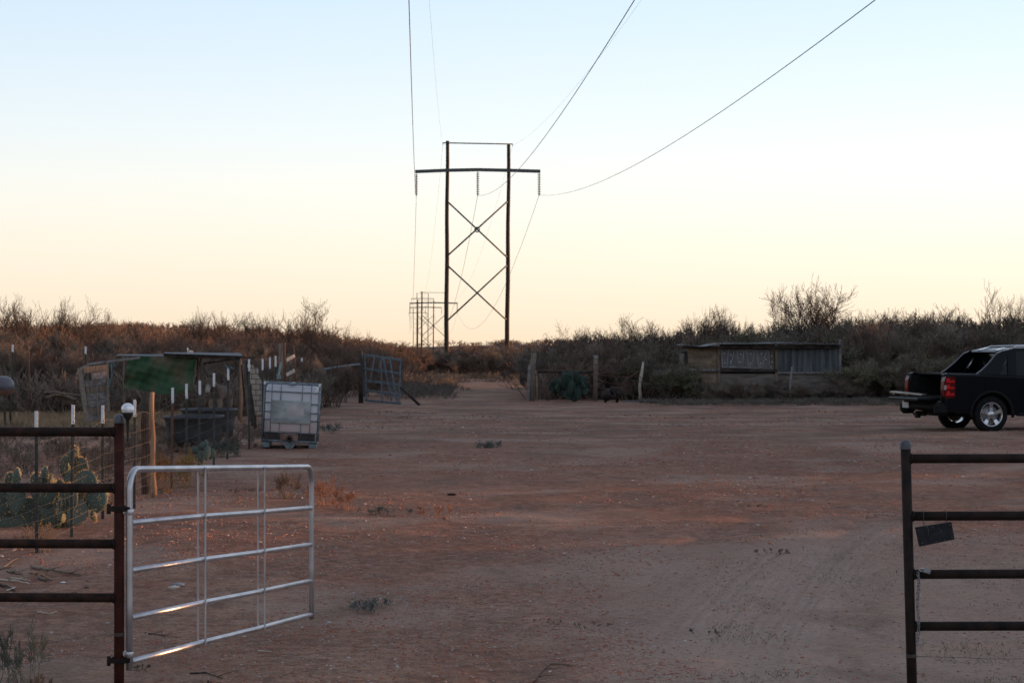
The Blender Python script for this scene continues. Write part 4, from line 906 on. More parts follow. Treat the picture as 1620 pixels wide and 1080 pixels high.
# far-left posts in the brush
for px, D, yt, lab in ((20, 62, 545, 'white-tipped steel post in front of the thicket above the dark drum'), (135.5, 62, 548, 'white-tipped steel post in the thicket behind the plank gate')):
    g_ = GP(px, D); r_ = thing('t_post', lab, 'post', g_); part('post', MB().bar(g_ + Vector((0, 0, -.1)), W(px, yt + 11, D), .04, .012).bar(g_, W(px, yt + 11, D), .012, .04), M_tpost, r_)
    part('white_tip', MB().bar(W(px, yt + 12, D), W(px, yt, D), .05, .016), M_white, r_)
g_ = GP(45, 62); solo('rusty_stake', MB().bar(g_ + Vector((0, 0, -.1)), W(46, 551, 62), .045, .02), M_trust, g_, 'rust-red stake in the thicket between the dark drum and the plank gate', 'stake')
# dark domed drum at far left
Dd = 52; g_ = GP(3, Dd); c = W(2, 613, Dd)
dr = thing('feed_drum', 'dark round-topped drum at the far left edge of the dry-grass lot', 'drum', g_)
Md = mat('dark_dusty_plastic', (.05, .05, .07), (.12, .11, .13), 3, .4)
part('dome', MB().lathe([(.001, .27), (.12, .262), (.2, .225), (.26, .16), (.295, .07), (.30, 0), (.28, -.05)], c, 28), Md, dr)
part('base_band', MB().lathe([(.285, -.05), (.275, -.12), (.24, -.17)], c, 20), M_trust, dr)
for a_ in range(4): part('leg', MB().tube([c + Vector((.2 * math.cos(a_ * 1.57 + .6), .2 * math.sin(a_ * 1.57 + .6), -.15)), Vector((c.x + .24 * math.cos(a_ * 1.57 + .6), c.y + .24 * math.sin(a_ * 1.57 + .6), g_.z - .05))], .025, 7), M_darkwood, dr)
# branch pile
for k in range(7):
    a = GP(72 + k * 2, 60); px0 = 70 + rnd.uniform(0, 12); px1 = 112 + rnd.uniform(-6, 18); y0 = 618 + rnd.uniform(-1, 12); y1 = 628 + rnd.uniform(-4, 8); Dk = 59 + rnd.uniform(-.6, .8)
    m = MB(); p0, p1 = W(px0, y0, Dk), W(px1, y1, Dk + .3); md = p0.lerp(p1, .5) + Vector((0, 0, rnd.uniform(-.02, .10))); m.tube([p0, p0.lerp(md, .5) + Vector((0, 0, .03)), md, p1], [.015, .028, .034, .026], 7)
    m.tube([md, md + Vector((-.3, 0, .12)), md + Vector((-.5, .05, .3))], [.016, .012, .005], 5)
    solo('cut_branch', m, M_wood, (p0.x, p0.y, p0.z), 'grey cut branch in the pile at the thicket edge left of the plank gate', 'branch', 'cut branches heaped at the thicket edge')
# ================================================================ right-hand corral fence beyond the yard
Fd = 80.0
g_ = GP(841, Fd); solo('gate_post', MB().tube([g_ + Vector((-.02, 0, -.2)), g_ + Vector((0, 0, .6)), g_ + Vector((.03, 0, 1.2)), W(844.5, 558.5, Fd)], [.13, .115, .10, .085], 11), M_wood, g_, 'tallest weathered post at the end of the far corral fence beside the track', 'post')
g_ = GP(836, Fd - .4); solo('leaning_plank', MB().bar(g_ + Vector((-.02, 0, -.05)), W(837.5, 577, Fd - .3), .10, .03, up=(0, 1, 0), bev=.004), M_woodgrey, g_, 'grey plank propped against the left side of the tall end post', 'plank')
g_ = GP(850, Fd + .3); solo('white_stick', MB().tube([g_, W(849, 600, Fd + .2), W(847.5, 586, Fd)], [.028, .025, .02], 7), M_palewood, g_, 'pale debarked stick standing just right of the tall end post', 'stick')
g_ = GP(867, Fd + .2); solo('pale_stick', MB().tube([g_, W(865.5, 616, Fd), W(862, 606, Fd), W(851, 592, Fd)], [.026, .024, .02, .014], 7), M_wood, g_, 'thin bent stick slanting between the tall end post and the cactus', 'stick')
cf = thing('log_fence', 'far corral fence of a horizontal log, dark post and sagging barbed wires above the cactus', 'fence', GP(942, Fd))
part('log', MB().tube([W(850, 588.5, Fd), W(880, 587, Fd), W(910, 589, Fd), W(940, 588, Fd)], [.05, .055, .06, .05], 9), M_darkwood, cf)
g_ = GP(942, Fd); part('post', MB().tube([g_ + Vector((0, 0, -.2)), g_ + Vector((0, 0, .9)), W(942.5, 563, Fd)], [.08, .08, .075], 10), M_wood, cf)
part('post_cap', MB().tube([W(942.5, 572.5, Fd), W(942.8, 562, Fd)], [.068, .086], 10), M_woodgrey, cf)
g_ = GP(1014, Fd); part('post', MB().tube([g_ + Vector((0, 0, -.2)), W(1012, 610, Fd), W(1015, 590, Fd), W(1018, 572, Fd)], [.06, .055, .06, .03], 9), M_palewood, cf, label='pale split post')
m = MB()
for k, (y0, y1, y2) in enumerate(((576, 577, 583), (584, 588, 587), (592, 594, 596), (602, 606, 604), (612, 615, 614))):
    m.tube([W(845, y0 + 1, Fd - .1), W(895, y0 + 3, Fd - .1), W(942, y0, Fd - .1), W(978, y1 + 2, Fd - .1), W(1015, y2, Fd - .1)], .008, 4)
m.tube([W(1010, 588, Fd), W(990, 600, Fd), W(978, 614, Fd)], .016, 5)
for i in range(9): m.tube([W(852 + i * 10, 590, Fd), W(852 + i * 10, 632, Fd)], .005, 3)
part('barbed_wire', m, M_trust, cf)
m = MB().bar(W(985, 635.2, 78), W(1048, 633.2, 77.6), .16, .03, up=(0, 0, 1)); solo('ground_plank', m, M_bluewood, W(1016, 635, 77.8), 'long pale plank lying on the dirt in front of the split post', 'plank')
# old machine
Md_ = 77.6; g_ = GP(962, Md_); om = thing('old_machine', 'dark rusty mixer-like machine with a round drum and raised crank by the corral post', 'machine', g_)
Mi = mat('black_rusty_iron', (.010, .009, .011), (.045, .022, .018), 5, .7, .2)
part('drum', MB().lathe([(.001, -.2), (.14, -.2), (.19, -.14), (.20, .02), (.15, .16), (.12, .20), (.105, .19), (.12, .1)], W(962, 624, Md_), 20, Matrix.Rotation(R(60), 3, 'Y') @ Matrix.Rotation(R(35), 3, 'X')), Mi, om)
part('engine_box', MB().box(W(973, 616, Md_ + .2), (.30, .26, .20), Euler((0, .1, .2)), .03), Mi, om)
part('axle_frame', MB().tube([GP(958, Md_), W(955, 618, Md_), W(954, 606, Md_)], .035, 8).tube([W(978, 620, Md_), GP(976, Md_ + .3)], .05, 8).bar(W(954, 615, Md_), W(977, 622, Md_), .05, .05), Mi, om)
part('crank', MB().tube([W(955, 608, Md_), W(952, 604, Md_), W(947, 602, Md_), W(947, 598, Md_)], [.05, .045, .05, .035], 8).tube([W(955, 606, Md_), W(958, 600, Md_)], .03, 7), Mi, om)
# ================================================================ shed
Sd = 80.0; zg = float(gz(XX(1200, Sd), Sd))
M_ply = mat('stained_plywood', (.13, .095, .068), (.27, .20, .145), 2.5, .85, 0, .3, stretch=(1, 1, 2.2), c3=(.20, .14, .095))
M_tinp = mat('dark_galvanised_sheet', (.035, .042, .05), (.125, .14, .15), 1.6, .65, .2, stretch=(5, 1, .35))
M_low = mat('grey_lower_boards', (.10, .085, .074), (.21, .175, .15), 2, .9, 0, .3, stretch=(1, 1, 5))
sd_ = thing('animal_shed', 'long low patchwork shed of plywood and dark tin with a wavy tin roof', 'shed', GP(1208, Sd))
def wall(name, x0, x1, y0, y1, D, mt, th=.03, par=None): 
    a, b_ = W(x0, y1, D), W(x1, y0, D); return part(name, MB().box(((a.x + b_.x) / 2, D, (a.z + b_.z) / 2), (b_.x - a.x, th, b_.z - a.z), None, .003), mt, par or sd_)
wall('plywood_wall', 1088, 1134.5, 548, 634, Sd, M_ply); wall('plywood_wall', 1099, 1133, 549, 583, Sd - .025, M_ply, .012)
wall('corner_post', 1134.6, 1139.6, 548, 634, Sd - .01, M_wood, .10)
wall('lower_wall', 1139.8, 1328, 591, 634, Sd, M_low)
wall('back_board', 1139.8, 1225, 550, 583, Sd, mat('greyed_panel', (.10, .075, .062), (.15, .12, .105), 3, .8))
wall('corner_post', 1226, 1231, 548, 634, Sd - .02, M_wood, .10)
wall('corner_post', 1327, 1331, 538, 634, Sd - .02, M_woodgrey, .09)
wall('shelf_board', 1078, 1139, 583, 587, Sd - .10, M_woodgrey, .05); wall('shelf_board', 1139, 1229, 583, 588, Sd - .09, M_darkwood, .05); wall('shelf_board', 1230, 1334, 588, 591, Sd - .09, M_woodgrey, .05)
m = MB(); a, b_, = W(1231.3, 588, Sd - .02), W(1326.7, 550, Sd - .02); sheet(m, (a.x, a.y, a.z), (a.x, a.y, b_.z), (b_.x, a.y, b_.z), (b_.x, a.y, a.z), .006, 30); part('tin_wall', m, M_tinp, sd_)
m = MB()
for x in (1246, 1260, 1281, 1291, 1311): p = W(x, 588, Sd - .05); m.tube([p, W(x + .5, 570, Sd - .05), W(x, 551, Sd - .05)], .008, 4)
part('tin_seam', m, M_bluewood, sd_)
# panel with painted white wavy outlines and spots
pn = wall('painted_panel', 1141, 1217, 552, 581, Sd - .045, mat('dusky_panel', (.10, .10, .115), (.16, .145, .145), 4, .7), .02)
M_chalk = mat('chalky_white_line', (.34, .34, .34), (.50, .50, .50), 20, .8)
m = MB(); DW = Sd - .062
def ln(pts, r=.010): m.tube([W(x, y, DW) for x, y in pts], r, 4)
sc = lambda x: 1070 + x / 6.0; sy = lambda y: 530 + y / 6.0
for pl_ in ([(430, 135), (432, 220), (436, 298), (480, 303), (486, 240), (494, 145)], [(550, 145), (535, 215), (520, 262), (505, 300)], [(505, 300), (560, 302)], [(578, 140), (583, 220), (590, 300)], [(640, 145), (634, 220), (628, 300)],
            [(655, 138), (675, 190), (680, 260), (690, 300), (722, 300), (728, 230), (740, 145), (655, 138)], [(762, 140), (772, 200), (776, 260), (784, 305), (815, 300), (830, 240), (850, 170), (868, 138)], [(875, 150), (884, 220), (886, 300)], [(600, 148), (640, 145)], [(430, 303), (920, 318)]):
    ln([(sc(x), sy(y)) for x, y in pl_], .011)
for x, y in ((455, 175), (460, 265), (518, 188), (515, 250), (612, 178), (606, 255), (708, 178), (705, 268), (808, 175), (800, 270), (852, 230), (905, 200), (906, 255), (898, 300)): m.ell(W(sc(x), sy(y), DW), (.026, .006, .034), n=8, m=5)
part('white_outline', m, M_chalk, pn)
# wavy roof in three sheets, dark strips standing in for the shadow under the front edge
def wroof(xs, ys, name='roof_sheet'):
    m = MB(); vs = []; n = len(xs); 
    for x, y in zip(xs, ys):
        f = W(x, y, Sd - .55); bk = W(x, y, Sd - .55); bk = Vector((XX(x, Sd - .55) * 1.0, Sd + 1.9, f.z + .01)); vs += [f, bk, f + Vector((0, 0, -.03)), bk + Vector((0, 0, -.03))]
    fs = []
    for i in range(n - 1): k = i * 4; fs += [(k, k + 4, k + 5, k + 1), (k + 2, k + 3, k + 7, k + 6), (k, k + 2, k + 6, k + 4), (k + 1, k + 5, k + 7, k + 3)]
    fs += [(0, 1, 3, 2), (n * 4 - 4, n * 4 - 2, n * 4 - 1, n * 4 - 3)]; m.add(vs, fs); part(name, m, M_tin, sd_)
wroof([1077, 1085, 1095, 1106, 1116, 1126, 1137], [545, 544.8, 546, 547.5, 547.2, 545, 543.5])
wroof([1138.5, 1155, 1170, 1190, 1210, 1228], [543.5, 543, 543, 543, 542.6, 541.6])
wroof([1230, 1245, 1260, 1280, 1300, 1318, 1331], [542, 541.5, 541.5, 542, 543, 543.5, 544])
wall('eave_shadow', 1080, 1136, 547.5, 551, Sd - .30, M_darkwood, .04); wall('eave_shadow', 1139, 1226, 544.5, 551, Sd - .30, M_darkwood, .05); wall('eave_shadow', 1230, 1330, 545, 551, Sd - .30, M_darkwood, .05)
m = MB()
for x in (1082, 1328): a = W(x, 560, Sd); m.box((a.x, Sd + .95, zg + .80), (.03, 1.9, 1.7))
a = W(1205, 560, Sd); m.box((a.x, Sd + 1.9, zg + .85), (5.4, .03, 1.75)); part('side_wall', m, M_low, sd_)
g_ = GP(1251, 77.4); solo('fence_stake', MB().tube([g_ + Vector((0, 0, -.1)), W(1250, 610, 77.4), W(1253, 580, 77.4)], [.04, .036, .03], 8), M_woodgrey, g_, 'slim grey stake standing alone in the brush before the shed', 'stake')
# ================================================================ power line
M_pole = mat('creosote_pole', (.022, .015, .011), (.052, .034, .024), 3, .9, 0, .3, stretch=(4, 4, .4))
M_steel = mat('blackened_steel_brace', (.05, .06, .06), (.10, .11, .11), 8, .6, .3)
M_ins = mat('porcelain_insulator', (.035, .045, .05), (.07, .08, .085), 8, .3)
M_cond = mat('aluminium_conductor', (.13, .14, .15), (.18, .19, .20), 8, .5, .5)
def pylon(name, label, D, cx, s, zb, ztop, detail=True, det2=True):
    # geometry in metres of the near structure: offsets from photo pixels at 173 m
    k = 173 / F; r = thing(name, label, 'power pylon', (cx, D, zb))
    z = lambda y: ztop - (y - 223) * k * s; x = lambda px: cx + (px - 756) * k * s
    rb, rt = (.185, .13)
    for i, (a, b_) in enumerate(((708, 706), (805, 802))):
        n = 12; pts = [Vector((x(b_ + (a - b_) * j / n) + (0 if not detail else .02 * math.sin(j * 1.3 + i)), D, zb - .5 + (ztop - (0 if i == 0 else .2) - zb + .5) * j / n)) for j in range(n + 1)]
        part('pole', MB().tube(pts, [rb + (rt - rb) * j / n for j in range(n + 1)], 12), M_pole, r)
    cs_ = [Vector((x(px), D + (.28 if i in (0,) else .28), z(y))) for i, (px, y) in enumerate(((657, 272), (706, 270), (756, 269), (805, 270), (855, 271.5)))]
    for dy in ((-.27,) if det2 else (-.2,)):
        m = MB(); q = [c + Vector((0, dy * 2 + (-.0), 0)) for c in cs_]
        for a, b_ in zip(q[:-1], q[1:]): m.bar(a, b_, .14, .25 * min(1, s), up=(0, 0, 1))
        part('crossarm', m, M_pole if False else M_steel, r)
    part('top_bar', MB().tube([(x(701), D - .2, z(226.5)), (x(811), D - .2, z(228.5))], .05, 6), M_steel, r)
    ys = D - .27
    if detail: part('shield_wire_clamp', MB().tube([(x(701), D - .2, z(226)), (x(701), D - .2, z(230))], .03, 6).tube([(x(811), D - .2, z(228)), (x(811), D - .2, z(232))], .03, 6), M_steel, r)
    for (xa, ya, xb, yb) in ((708, 319, 802, 407), (803, 319, 708, 405), (707, 419, 801, 506), (802, 420, 707, 508)):
        dy = .22 if xa < 750 else .30
        part('brace', MB().tube([(x(xa), D - dy, z(ya)), (x(xb), D - dy, z(yb))], .07 if det2 else .05, 6), M_steel, r)
    if detail: 
        c = Vector((x(755), D - .26, z(363.5))); part('brace_ring', MB().tube([c + Vector((math.cos(t_) * .18, 0, math.sin(t_) * .18)) for t_ in [i * math.pi / 8 for i in range(16)]], .05, 6, closed=True), M_steel, r)
    out = []
    for px, y0 in ((659, 273), (756, 270), (853, 272)):
        m = MB(); zt, zb2 = z(y0 + 2), z(309)
        if detail:
            pf = []; nn = 12
            for j in range(nn):
                zz = zt - .12 - (zt - zb2 - .24) * j / (nn - 1) - z(0) * 0; pf += [(.03, zz + .05), (.05, zz + .03), (.14, zz + .0), (.14, zz - .02), (.04, zz - .03)]
            m.lathe([(.03, zt)] + pf + [(.03, zb2)], (x(px), ys, 0), 12); m.ell((x(px), ys, zb2), (.07, .14, .06), n=10, m=6)
        else: m.tube([(x(px), ys, zt), (x(px), ys, zb2)], .07, 6)
        part('insulator_string', m, M_ins, r); out.append(Vector((x(px), ys, zb2)))
    out += [Vector((x(701), D - .2, z(229))), Vector((x(811), D - .2, z(231)))]
    return out
k0 = 173 / F
P1 = pylon('h_frame_pylon', 'nearest tall wooden H-frame power pylon with crossed braces at the yard end', 173, -2.6, 1.0, float(gz(-2.6, 173)), W(0, 223, 173).z)
P2 = pylon('h_frame_pylon', 'second H-frame power pylon down the line, seen left of the nearest one', 448, XX(686, 448), 1.0, W(0, 590, 448).z, W(0, 461, 448).z, True)
P3 = pylon('h_frame_pylon', 'third H-frame pylon down the line, its base in the dip', 668, XX(673.5, 668), 1.0, W(0, 563, 668).z, W(0, 474, 668).z, False)
P4 = pylon('h_frame_pylon', 'fourth, faint H-frame pylon poking tall above the far crest', 940, XX(668.5, 940), 1.0, float(gz(XX(668.5, 940), 940)), W(0, 463.5, 940).z, False)
P5 = pylon('h_frame_pylon', 'fifth and faintest H-frame pylon, lowest at the left of the row', 1200, XX(661, 1200), 1.0, float(gz(XX(661, 1200), 1200)), W(0, 488, 1200).z, False)
wires = {}
def span(i, a, b_, sag, r, lab=None):
    pts = []; n = 44
    for j in range(n + 1):
        u = j / n; p = a.lerp(b_, u); p.z -= 4 * sag * u * (1 - u); pts.append(p)
    wires.setdefault(i, []).append((pts, r))
def para(i, p, q, yv, r):   # parabola in Y through tower point p and mid point q with vertex at yv, extended to Y=-77
    k = (p.z - q.z) / ((p.y - yv) ** 2 - (q.y - yv) ** 2); v = p.z - k * (p.y - yv) ** 2; sl = (p.x - q.x) / (p.y - q.y); pts = []
    for j in range(90): y = p.y + (-77 - p.y) * j / 89; pts.append(Vector((p.x + sl * (y - p.y), y, v + k * (y - yv) ** 2)))
    wires.setdefault(i, []).append((pts, r))
for i, (xr, Y0) in enumerate(((-.0453, 46), (.0539, 46), (.1597, 46), (-.0364, 73), (.0569, 73))):
    para(i, P1[i], Vector((xr * Y0, Y0, 2 + .1514 * Y0)), 48, .0115 if i < 3 else .0035)
for A_, B_, sg in ((P1, P2, 6.2), (P2, P3, 5), (P3, P4, 5), (P4, P5, 5)):
    for i in range(5): span(i, A_[i], B_[i], sg * (1 if i < 3 else .8), .015 if i < 3 else .006)
labs = ['leftmost thick power line, strung from the left end of the crossarm', 'middle thick power line, strung from the centre of the crossarm', 'rightmost thick power line, sweeping up to the right from the crossarm end', 'faint thin shield wire from the left tip of the pylon top bar', 'faint thin shield wire from the right tip of the pylon top bar']
for i in range(5):
    m = MB()
    for pts, r in wires[i]: m.tube(pts, r, 5, caps=False)
    solo('power_line', m, M_cond, (0, 0, 0), labs[i], 'power line')
# ================================================================ pickup truck
M_paint = mat('black_car_paint', (.003, .0035, .006), rough=.3, spec=.12); pbn = M_paint.node_tree.nodes['Principled BSDF']; pbn.inputs['Coat Weight'].default_value = .08; pbn.inputs['Coat Roughness'].default_value = .04
M_clad = mat('dark_plastic_cladding', (.005, .005, .006), (.010, .010, .011), 40, .7, spec=.2)
M_glass = mat('dark_window_glass', (.004, .005, .006), rough=.12, spec=.25)
M_red = mat('red_lamp_lens', (.45, .008, .012), (.62, .02, .02), 20, .15); M_redd = mat('dark_red_lens', (.09, .004, .006), rough=.15)
M_chrome = mat('polished_alloy', (.50, .50, .53), (.62, .62, .64), 10, .22, .85)
M_bed = mat('dusty_bed_liner', (.006, .006, .007), (.016, .015, .015), 12, .85, spec=.2)
TH = R(14); tc_ = W(1566, 684, 50.2); tz = float(gz(tc_.x, 50.2))
# local frame: +x forward, +y away from camera side (left side... far side), origin at ground under near rear wheel centre
tk = thing('pickup_truck', 'black pickup with its tailgate down, parked at the right edge of the yard', 'pickup', (tc_.x, 50.2, W(0, 684.2, 50.2).z), rot=(0, 0, TH))
WB = 3.302; HWd = .98; RW = .405
def arch(cx, r, n=14): return [(cx + r * math.cos(math.pi - i * math.pi / n), RW + r * math.sin(math.pi - i * math.pi / n)) for i in range(n + 1)]
yi, yo = .0, 1.98   # near side plane y=-0.06.. far side
def side(y, sgn, name='body_side'):
    # outline of body side with wheel arches; slightly bulged: built from layered profile
    low = [(-1.10, .50)] + [(-.78, .44)] + [(-.52, .42)] + arch(0, .50)[0:] + [(.54, .40), (WB - .54, .40)] + arch(WB, .50) + [(WB + .55, .36), (WB + .92, .42)]
    low = [p for p in low]
    up = [(WB + 1.0, .62), (WB + .98, .92), (WB + .86, 1.06), (WB + .2, 1.14), (WB - .62, 1.20), (1.3, 1.235), (-.18, 1.30), (-1.02, 1.32), (-1.10, 1.26), (-1.12, .90), (-1.11, .62)]
    return low + up
def extr(name, poly, y0, y1, mt, par=None, taper=0): return part(name, MB().prism(poly, 1, y0, y1), mt, par or tk, True)
OL = side(0, 1)
def loft(poly, ys, ins, mt, name, par=None):   # poly inset at layers for rounded shoulders
    c = (sum(p[0] for p in poly) / len(poly), .85); m = MB(); n = len(poly); vs = []
    for y, s in zip(ys, ins):
        for (a, b_) in poly:
            bb = b_
            if b_ > 1.0: bb = b_ - s * 1.0
            aa = a + (s * .8 if a < -1.0 else 0) - (s * .8 if a > WB + .8 else 0)
            vs.append((aa, y, bb))
    fs = [(i * n + k, i * n + (k + 1) % n, (i + 1) * n + (k + 1) % n, (i + 1) * n + k) for i in range(len(ys) - 1) for k in range(n)]
    fs += [tuple(range(n))[::-1], tuple(range((len(ys) - 1) * n, len(ys) * n))]
    m.add(vs, fs); return part(name, m, mt, par or tk, True)
W2 = .15
near = loft(OL, [-.10, -.085, -.04, .10], [.06, .025, .0, .0], M_paint, 'body_side')
far_ = loft(OL, [2.08 - .30, 2.08 - .16, 2.08 - .115, 2.08 - .10], [0, 0, .025, .06], M_paint, 'body_side')
YC = .94     # centre line
# bed: floor, inner walls, front bulkhead (mid gate)
m = MB(); m.box((-.10, YC, .78), (1.96, 1.62, .04)); m.box((-.12, .14, 1.02), (1.9, .05, .46)); m.box((-.12, 1.74, 1.02), (1.9, .05, .46)); m.box((.60, YC, 1.0), (.05, 1.62, .46)); part('bed', m, M_bed, tk, True)
# bed cover panels (slightly recessed) + rails
m = MB(); m.prism([(-.95, 1.275), (-.95, 1.305), (-.2, 1.295), (.46, 1.28), (.46, 1.24)], 1, .12, 1.76); part('bed_cover', m, M_clad, tk, True)
# rear pillars / jambs
m = MB(); m.box((-1.07, .05, .98), (.07, .19, .64), None, .015); m.box((-1.07, 1.83, .98), (.07, .19, .64), None, .015); part('tailgate_jamb', m, M_paint, tk, True)
tg_ = part('tailgate', MB().box((-1.38, YC, .735), (.56, 1.60, .065), None, .018), M_paint, tk, True)
part('tailgate_liner', MB().box((-1.38, YC, .772), (.50, 1.5, .012), None, .003), M_bed, tg_, True)
part('board', MB().box((-1.62, 1.62, .80), (.85, .22, .035), Euler((0, R(2), R(6)), 'XYZ'), .004), M_palewood, tk, True) if False else None
# bumper
m = MB(); m.box((-1.20, YC, .58), (.20, 1.50, .16), None, .05); m.box((-1.14, .04, .53), (.34, .26, .30), None, .08); m.box((-1.14, 1.84, .53), (.34, .26, .30), None, .08); bm_ = part('bumper', m, M_clad, tk, True)
part('bumper_step', MB().box((-1.24, YC, .665), (.22, 1.3, .03), None, .008), M_bed, bm_, True)
part('number_plate', MB().box((-1.315, YC + .62, .60), (.012, .34, .16), None, .004), mat('white_plate', (.55, .57, .58), (.65, .66, .66), 10, .5), bm_, True)
part('tow_hitch', MB().box((-1.22, YC, .42), (.26, .09, .09), None, .01).box((-1.30, YC, .36), (.10, .16, .10), None, .02).tube([(-1.28, YC - .3, .42), (-1.24, YC - .3, .38), (-1.24, YC + .3, .38), (-1.28, YC + .3, .42)], .022, 8), M_clad, bm_, True)
# tail lamps
def lamp(y0, y1, s):
    m = MB(); ny = -.112 if s < 0 else 2.0; r_ = part('tail_lamp', MB().prism([(-1.14, .80), (-1.15, .95), (-1.14, 1.14), (-1.10, 1.24), (-.90, 1.235), (-.875, 1.2), (-.885, .78), (-1.08, .76)], 1, y0, y1), M_redd, tk, True)
    m = MB(); yy = y0 - .004 if s < 0 else y1 + .004
    for z in (1.13, .99, .85): m.box((-1.00, yy, z), (.20, .012, .05), None, .004); m.box((-1.05, yy, z + .03), (.07, .011, .09), None, .004)
    part('red_lens', m, M_red, r_, True); part('reverse_lens', MB().box((-1.115, yy, 1.0), (.05, .013, .10), None, .004), M_chrome, r_, True)
lamp(-.112, .06, -1); lamp(1.82, 1.992, 1)
# cab: greenhouse with sail panels
def cabsec(poly, y0, y1, inset):   # tumblehome: upper points move inboard
    m = MB(); n = len(poly); vs = []
    for y, s in ((y0, 1), (y1, -1)):
        for a, b_ in poly: vs.append((a, y + s * max(0, b_ - 1.22) * .22, b_))
    fs = [tuple(range(n))[::-1], tuple(range(n, 2 * n))] + [(i, (i + 1) % n, n + (i + 1) % n, n + i) for i in range(n)]; return m.add(vs, fs)
roof = [(.72, 1.80), (.95, 1.865), (1.6, 1.885), (2.3, 1.85), (2.55, 1.78), (2.4, 1.77), (1.6, 1.80), (.9, 1.79)]
SH = .40
part('roof', cabsec([(.34, 1.775), (.42, 1.815), (.70, 1.865), (1.6, 1.885), (2.25, 1.85), (2.45, 1.77), (1.6, 1.79), (.70, 1.775)], -.02, 1.90, 0), M_paint, tk, True)
for y0, y1 in ((-.055, .035), (1.845, 1.935)):
    s = 1 if y0 < 1 else -1
    def pil(poly, ya, yb, mt, name):
        n = len(poly); vs = []
        for y in (ya, yb):
            for a, b_ in poly: vs.append((a, y + s * max(0, b_ - 1.22) * .22, b_))
        part(name, MB().add(vs, [tuple(range(n))[::-1], tuple(range(n, 2 * n))] + [(i, (i + 1) % n, n + (i + 1) % n, n + i) for i in range(n)]), mt, tk, True)
    pil([(-.34, 1.29), (.10, 1.26), (.20, 1.27), (.44, 1.66), (.46, 1.80), (.34, 1.80), (.20, 1.74), (-.02, 1.52), (-.22, 1.36)], y0, y1, M_paint, 'sail_panel')
    pil([(.42, 1.24), (.62, 1.22), (.66, 1.79), (.46, 1.79), (.44, 1.60)], y0, y1, M_paint, 'cab_pillar')
    pil([(1.68, 1.20), (1.78, 1.20), (1.78, 1.80), (1.70, 1.80)], y0, y1, M_paint, 'cab_pillar')
    pil([(2.95, 1.17), (3.05, 1.16), (2.42, 1.80), (2.32, 1.80)], y0, y1, M_paint, 'cab_pillar')
    for poly in ([(.21, 1.265), (.43, 1.245), (.45, 1.62)], [(.63, 1.22), (1.69, 1.2), (1.70, 1.79), (.67, 1.79)], [(1.79, 1.2), (2.94, 1.18), (2.34, 1.78), (1.79, 1.79)]):
        pil(poly, y0 + .025, y0 + .045, M_glass, 'side_window')
part('rear_window', MB().prism([(.50, 1.24), (.52, 1.24), (.58, 1.78), (.56, 1.78)], 1, .10, 1.78), M_glass, tk, True)
part('rear_seat', MB().box((.95, YC, 1.25), (.16, 1.4, .62), Euler((0, .2, 0)), .05), M_clad, tk, True)
part('windscreen', MB().prism([(3.02, 1.16), (3.05, 1.16), (2.40, 1.80), (2.37, 1.80)], 1, .08, 1.80), M_glass, tk, True)
part('cab_highlight', MB().tube([(.30, 1.74, 1.40), (.42, 1.72, 1.62)], .022, 6), M_chrome, tk, True)  # bright bar stands in for the highlight slash inside the cab opening
part('bonnet', MB().prism([(3.0, 1.17), (WB + .2, 1.15), (WB + .84, 1.06), (WB + .94, .9), (WB + .94, .45), (3.0, .45)], 1, .10, 1.78), M_paint, tk, True)
part('floor_pan', MB().box((1.6, YC, .52), (3.0, 1.6, .20), None, .03).box((1.2, YC, .42), (4.4, .7, .12), None, .03).box((1.9, YC, .9), (2.0, 1.6, .62)), M_clad, tk, True)
part('running_board', MB().box((1.65, -.10, .40), (2.1, .14, .07), None, .02), M_clad, tk, True)
m = MB()
for y in (.30, 1.58): m = MB().tube([(.62, y, 1.85), (.78, y, 1.90), (1.6, y, 1.925), (2.2, y, 1.90), (2.3, y, 1.86)], .018, 8); part('roof_rack', m, M_chrome, tk, True)
for y in (.30, 1.58): part('roof_marker', MB().box((.50, y + .2 * (1 if y < 1 else -1), 1.845), (.22, .20, .012), Euler((0, R(-16), 0)), .004), M_chrome, tk, True)
part('wheel_arch_trim', MB().tube([(math.cos(a) * .50, -.102, RW + math.sin(a) * .50) for a in [R(-8) + i * R(196) / 20 for i in range(21)]], .034, 6), M_clad, tk, True)
part('door_seam', MB().tube([(.98, -.103, 1.22), (.74, -.104, 1.0), (.72, -.104, .55)], .004, 4).tube([(2.05, -.103, 1.2), (2.07, -.103, .5)], .004, 4), M_clad, tk, True)
part('door_handle', MB().box((1.02, -.115, 1.06), (.20, .03, .035), None, .01), M_chrome, tk, True)
part('door_handle', MB().box((2.25, -.115, 1.04), (.20, .03, .035), None, .01), M_chrome, tk, True)
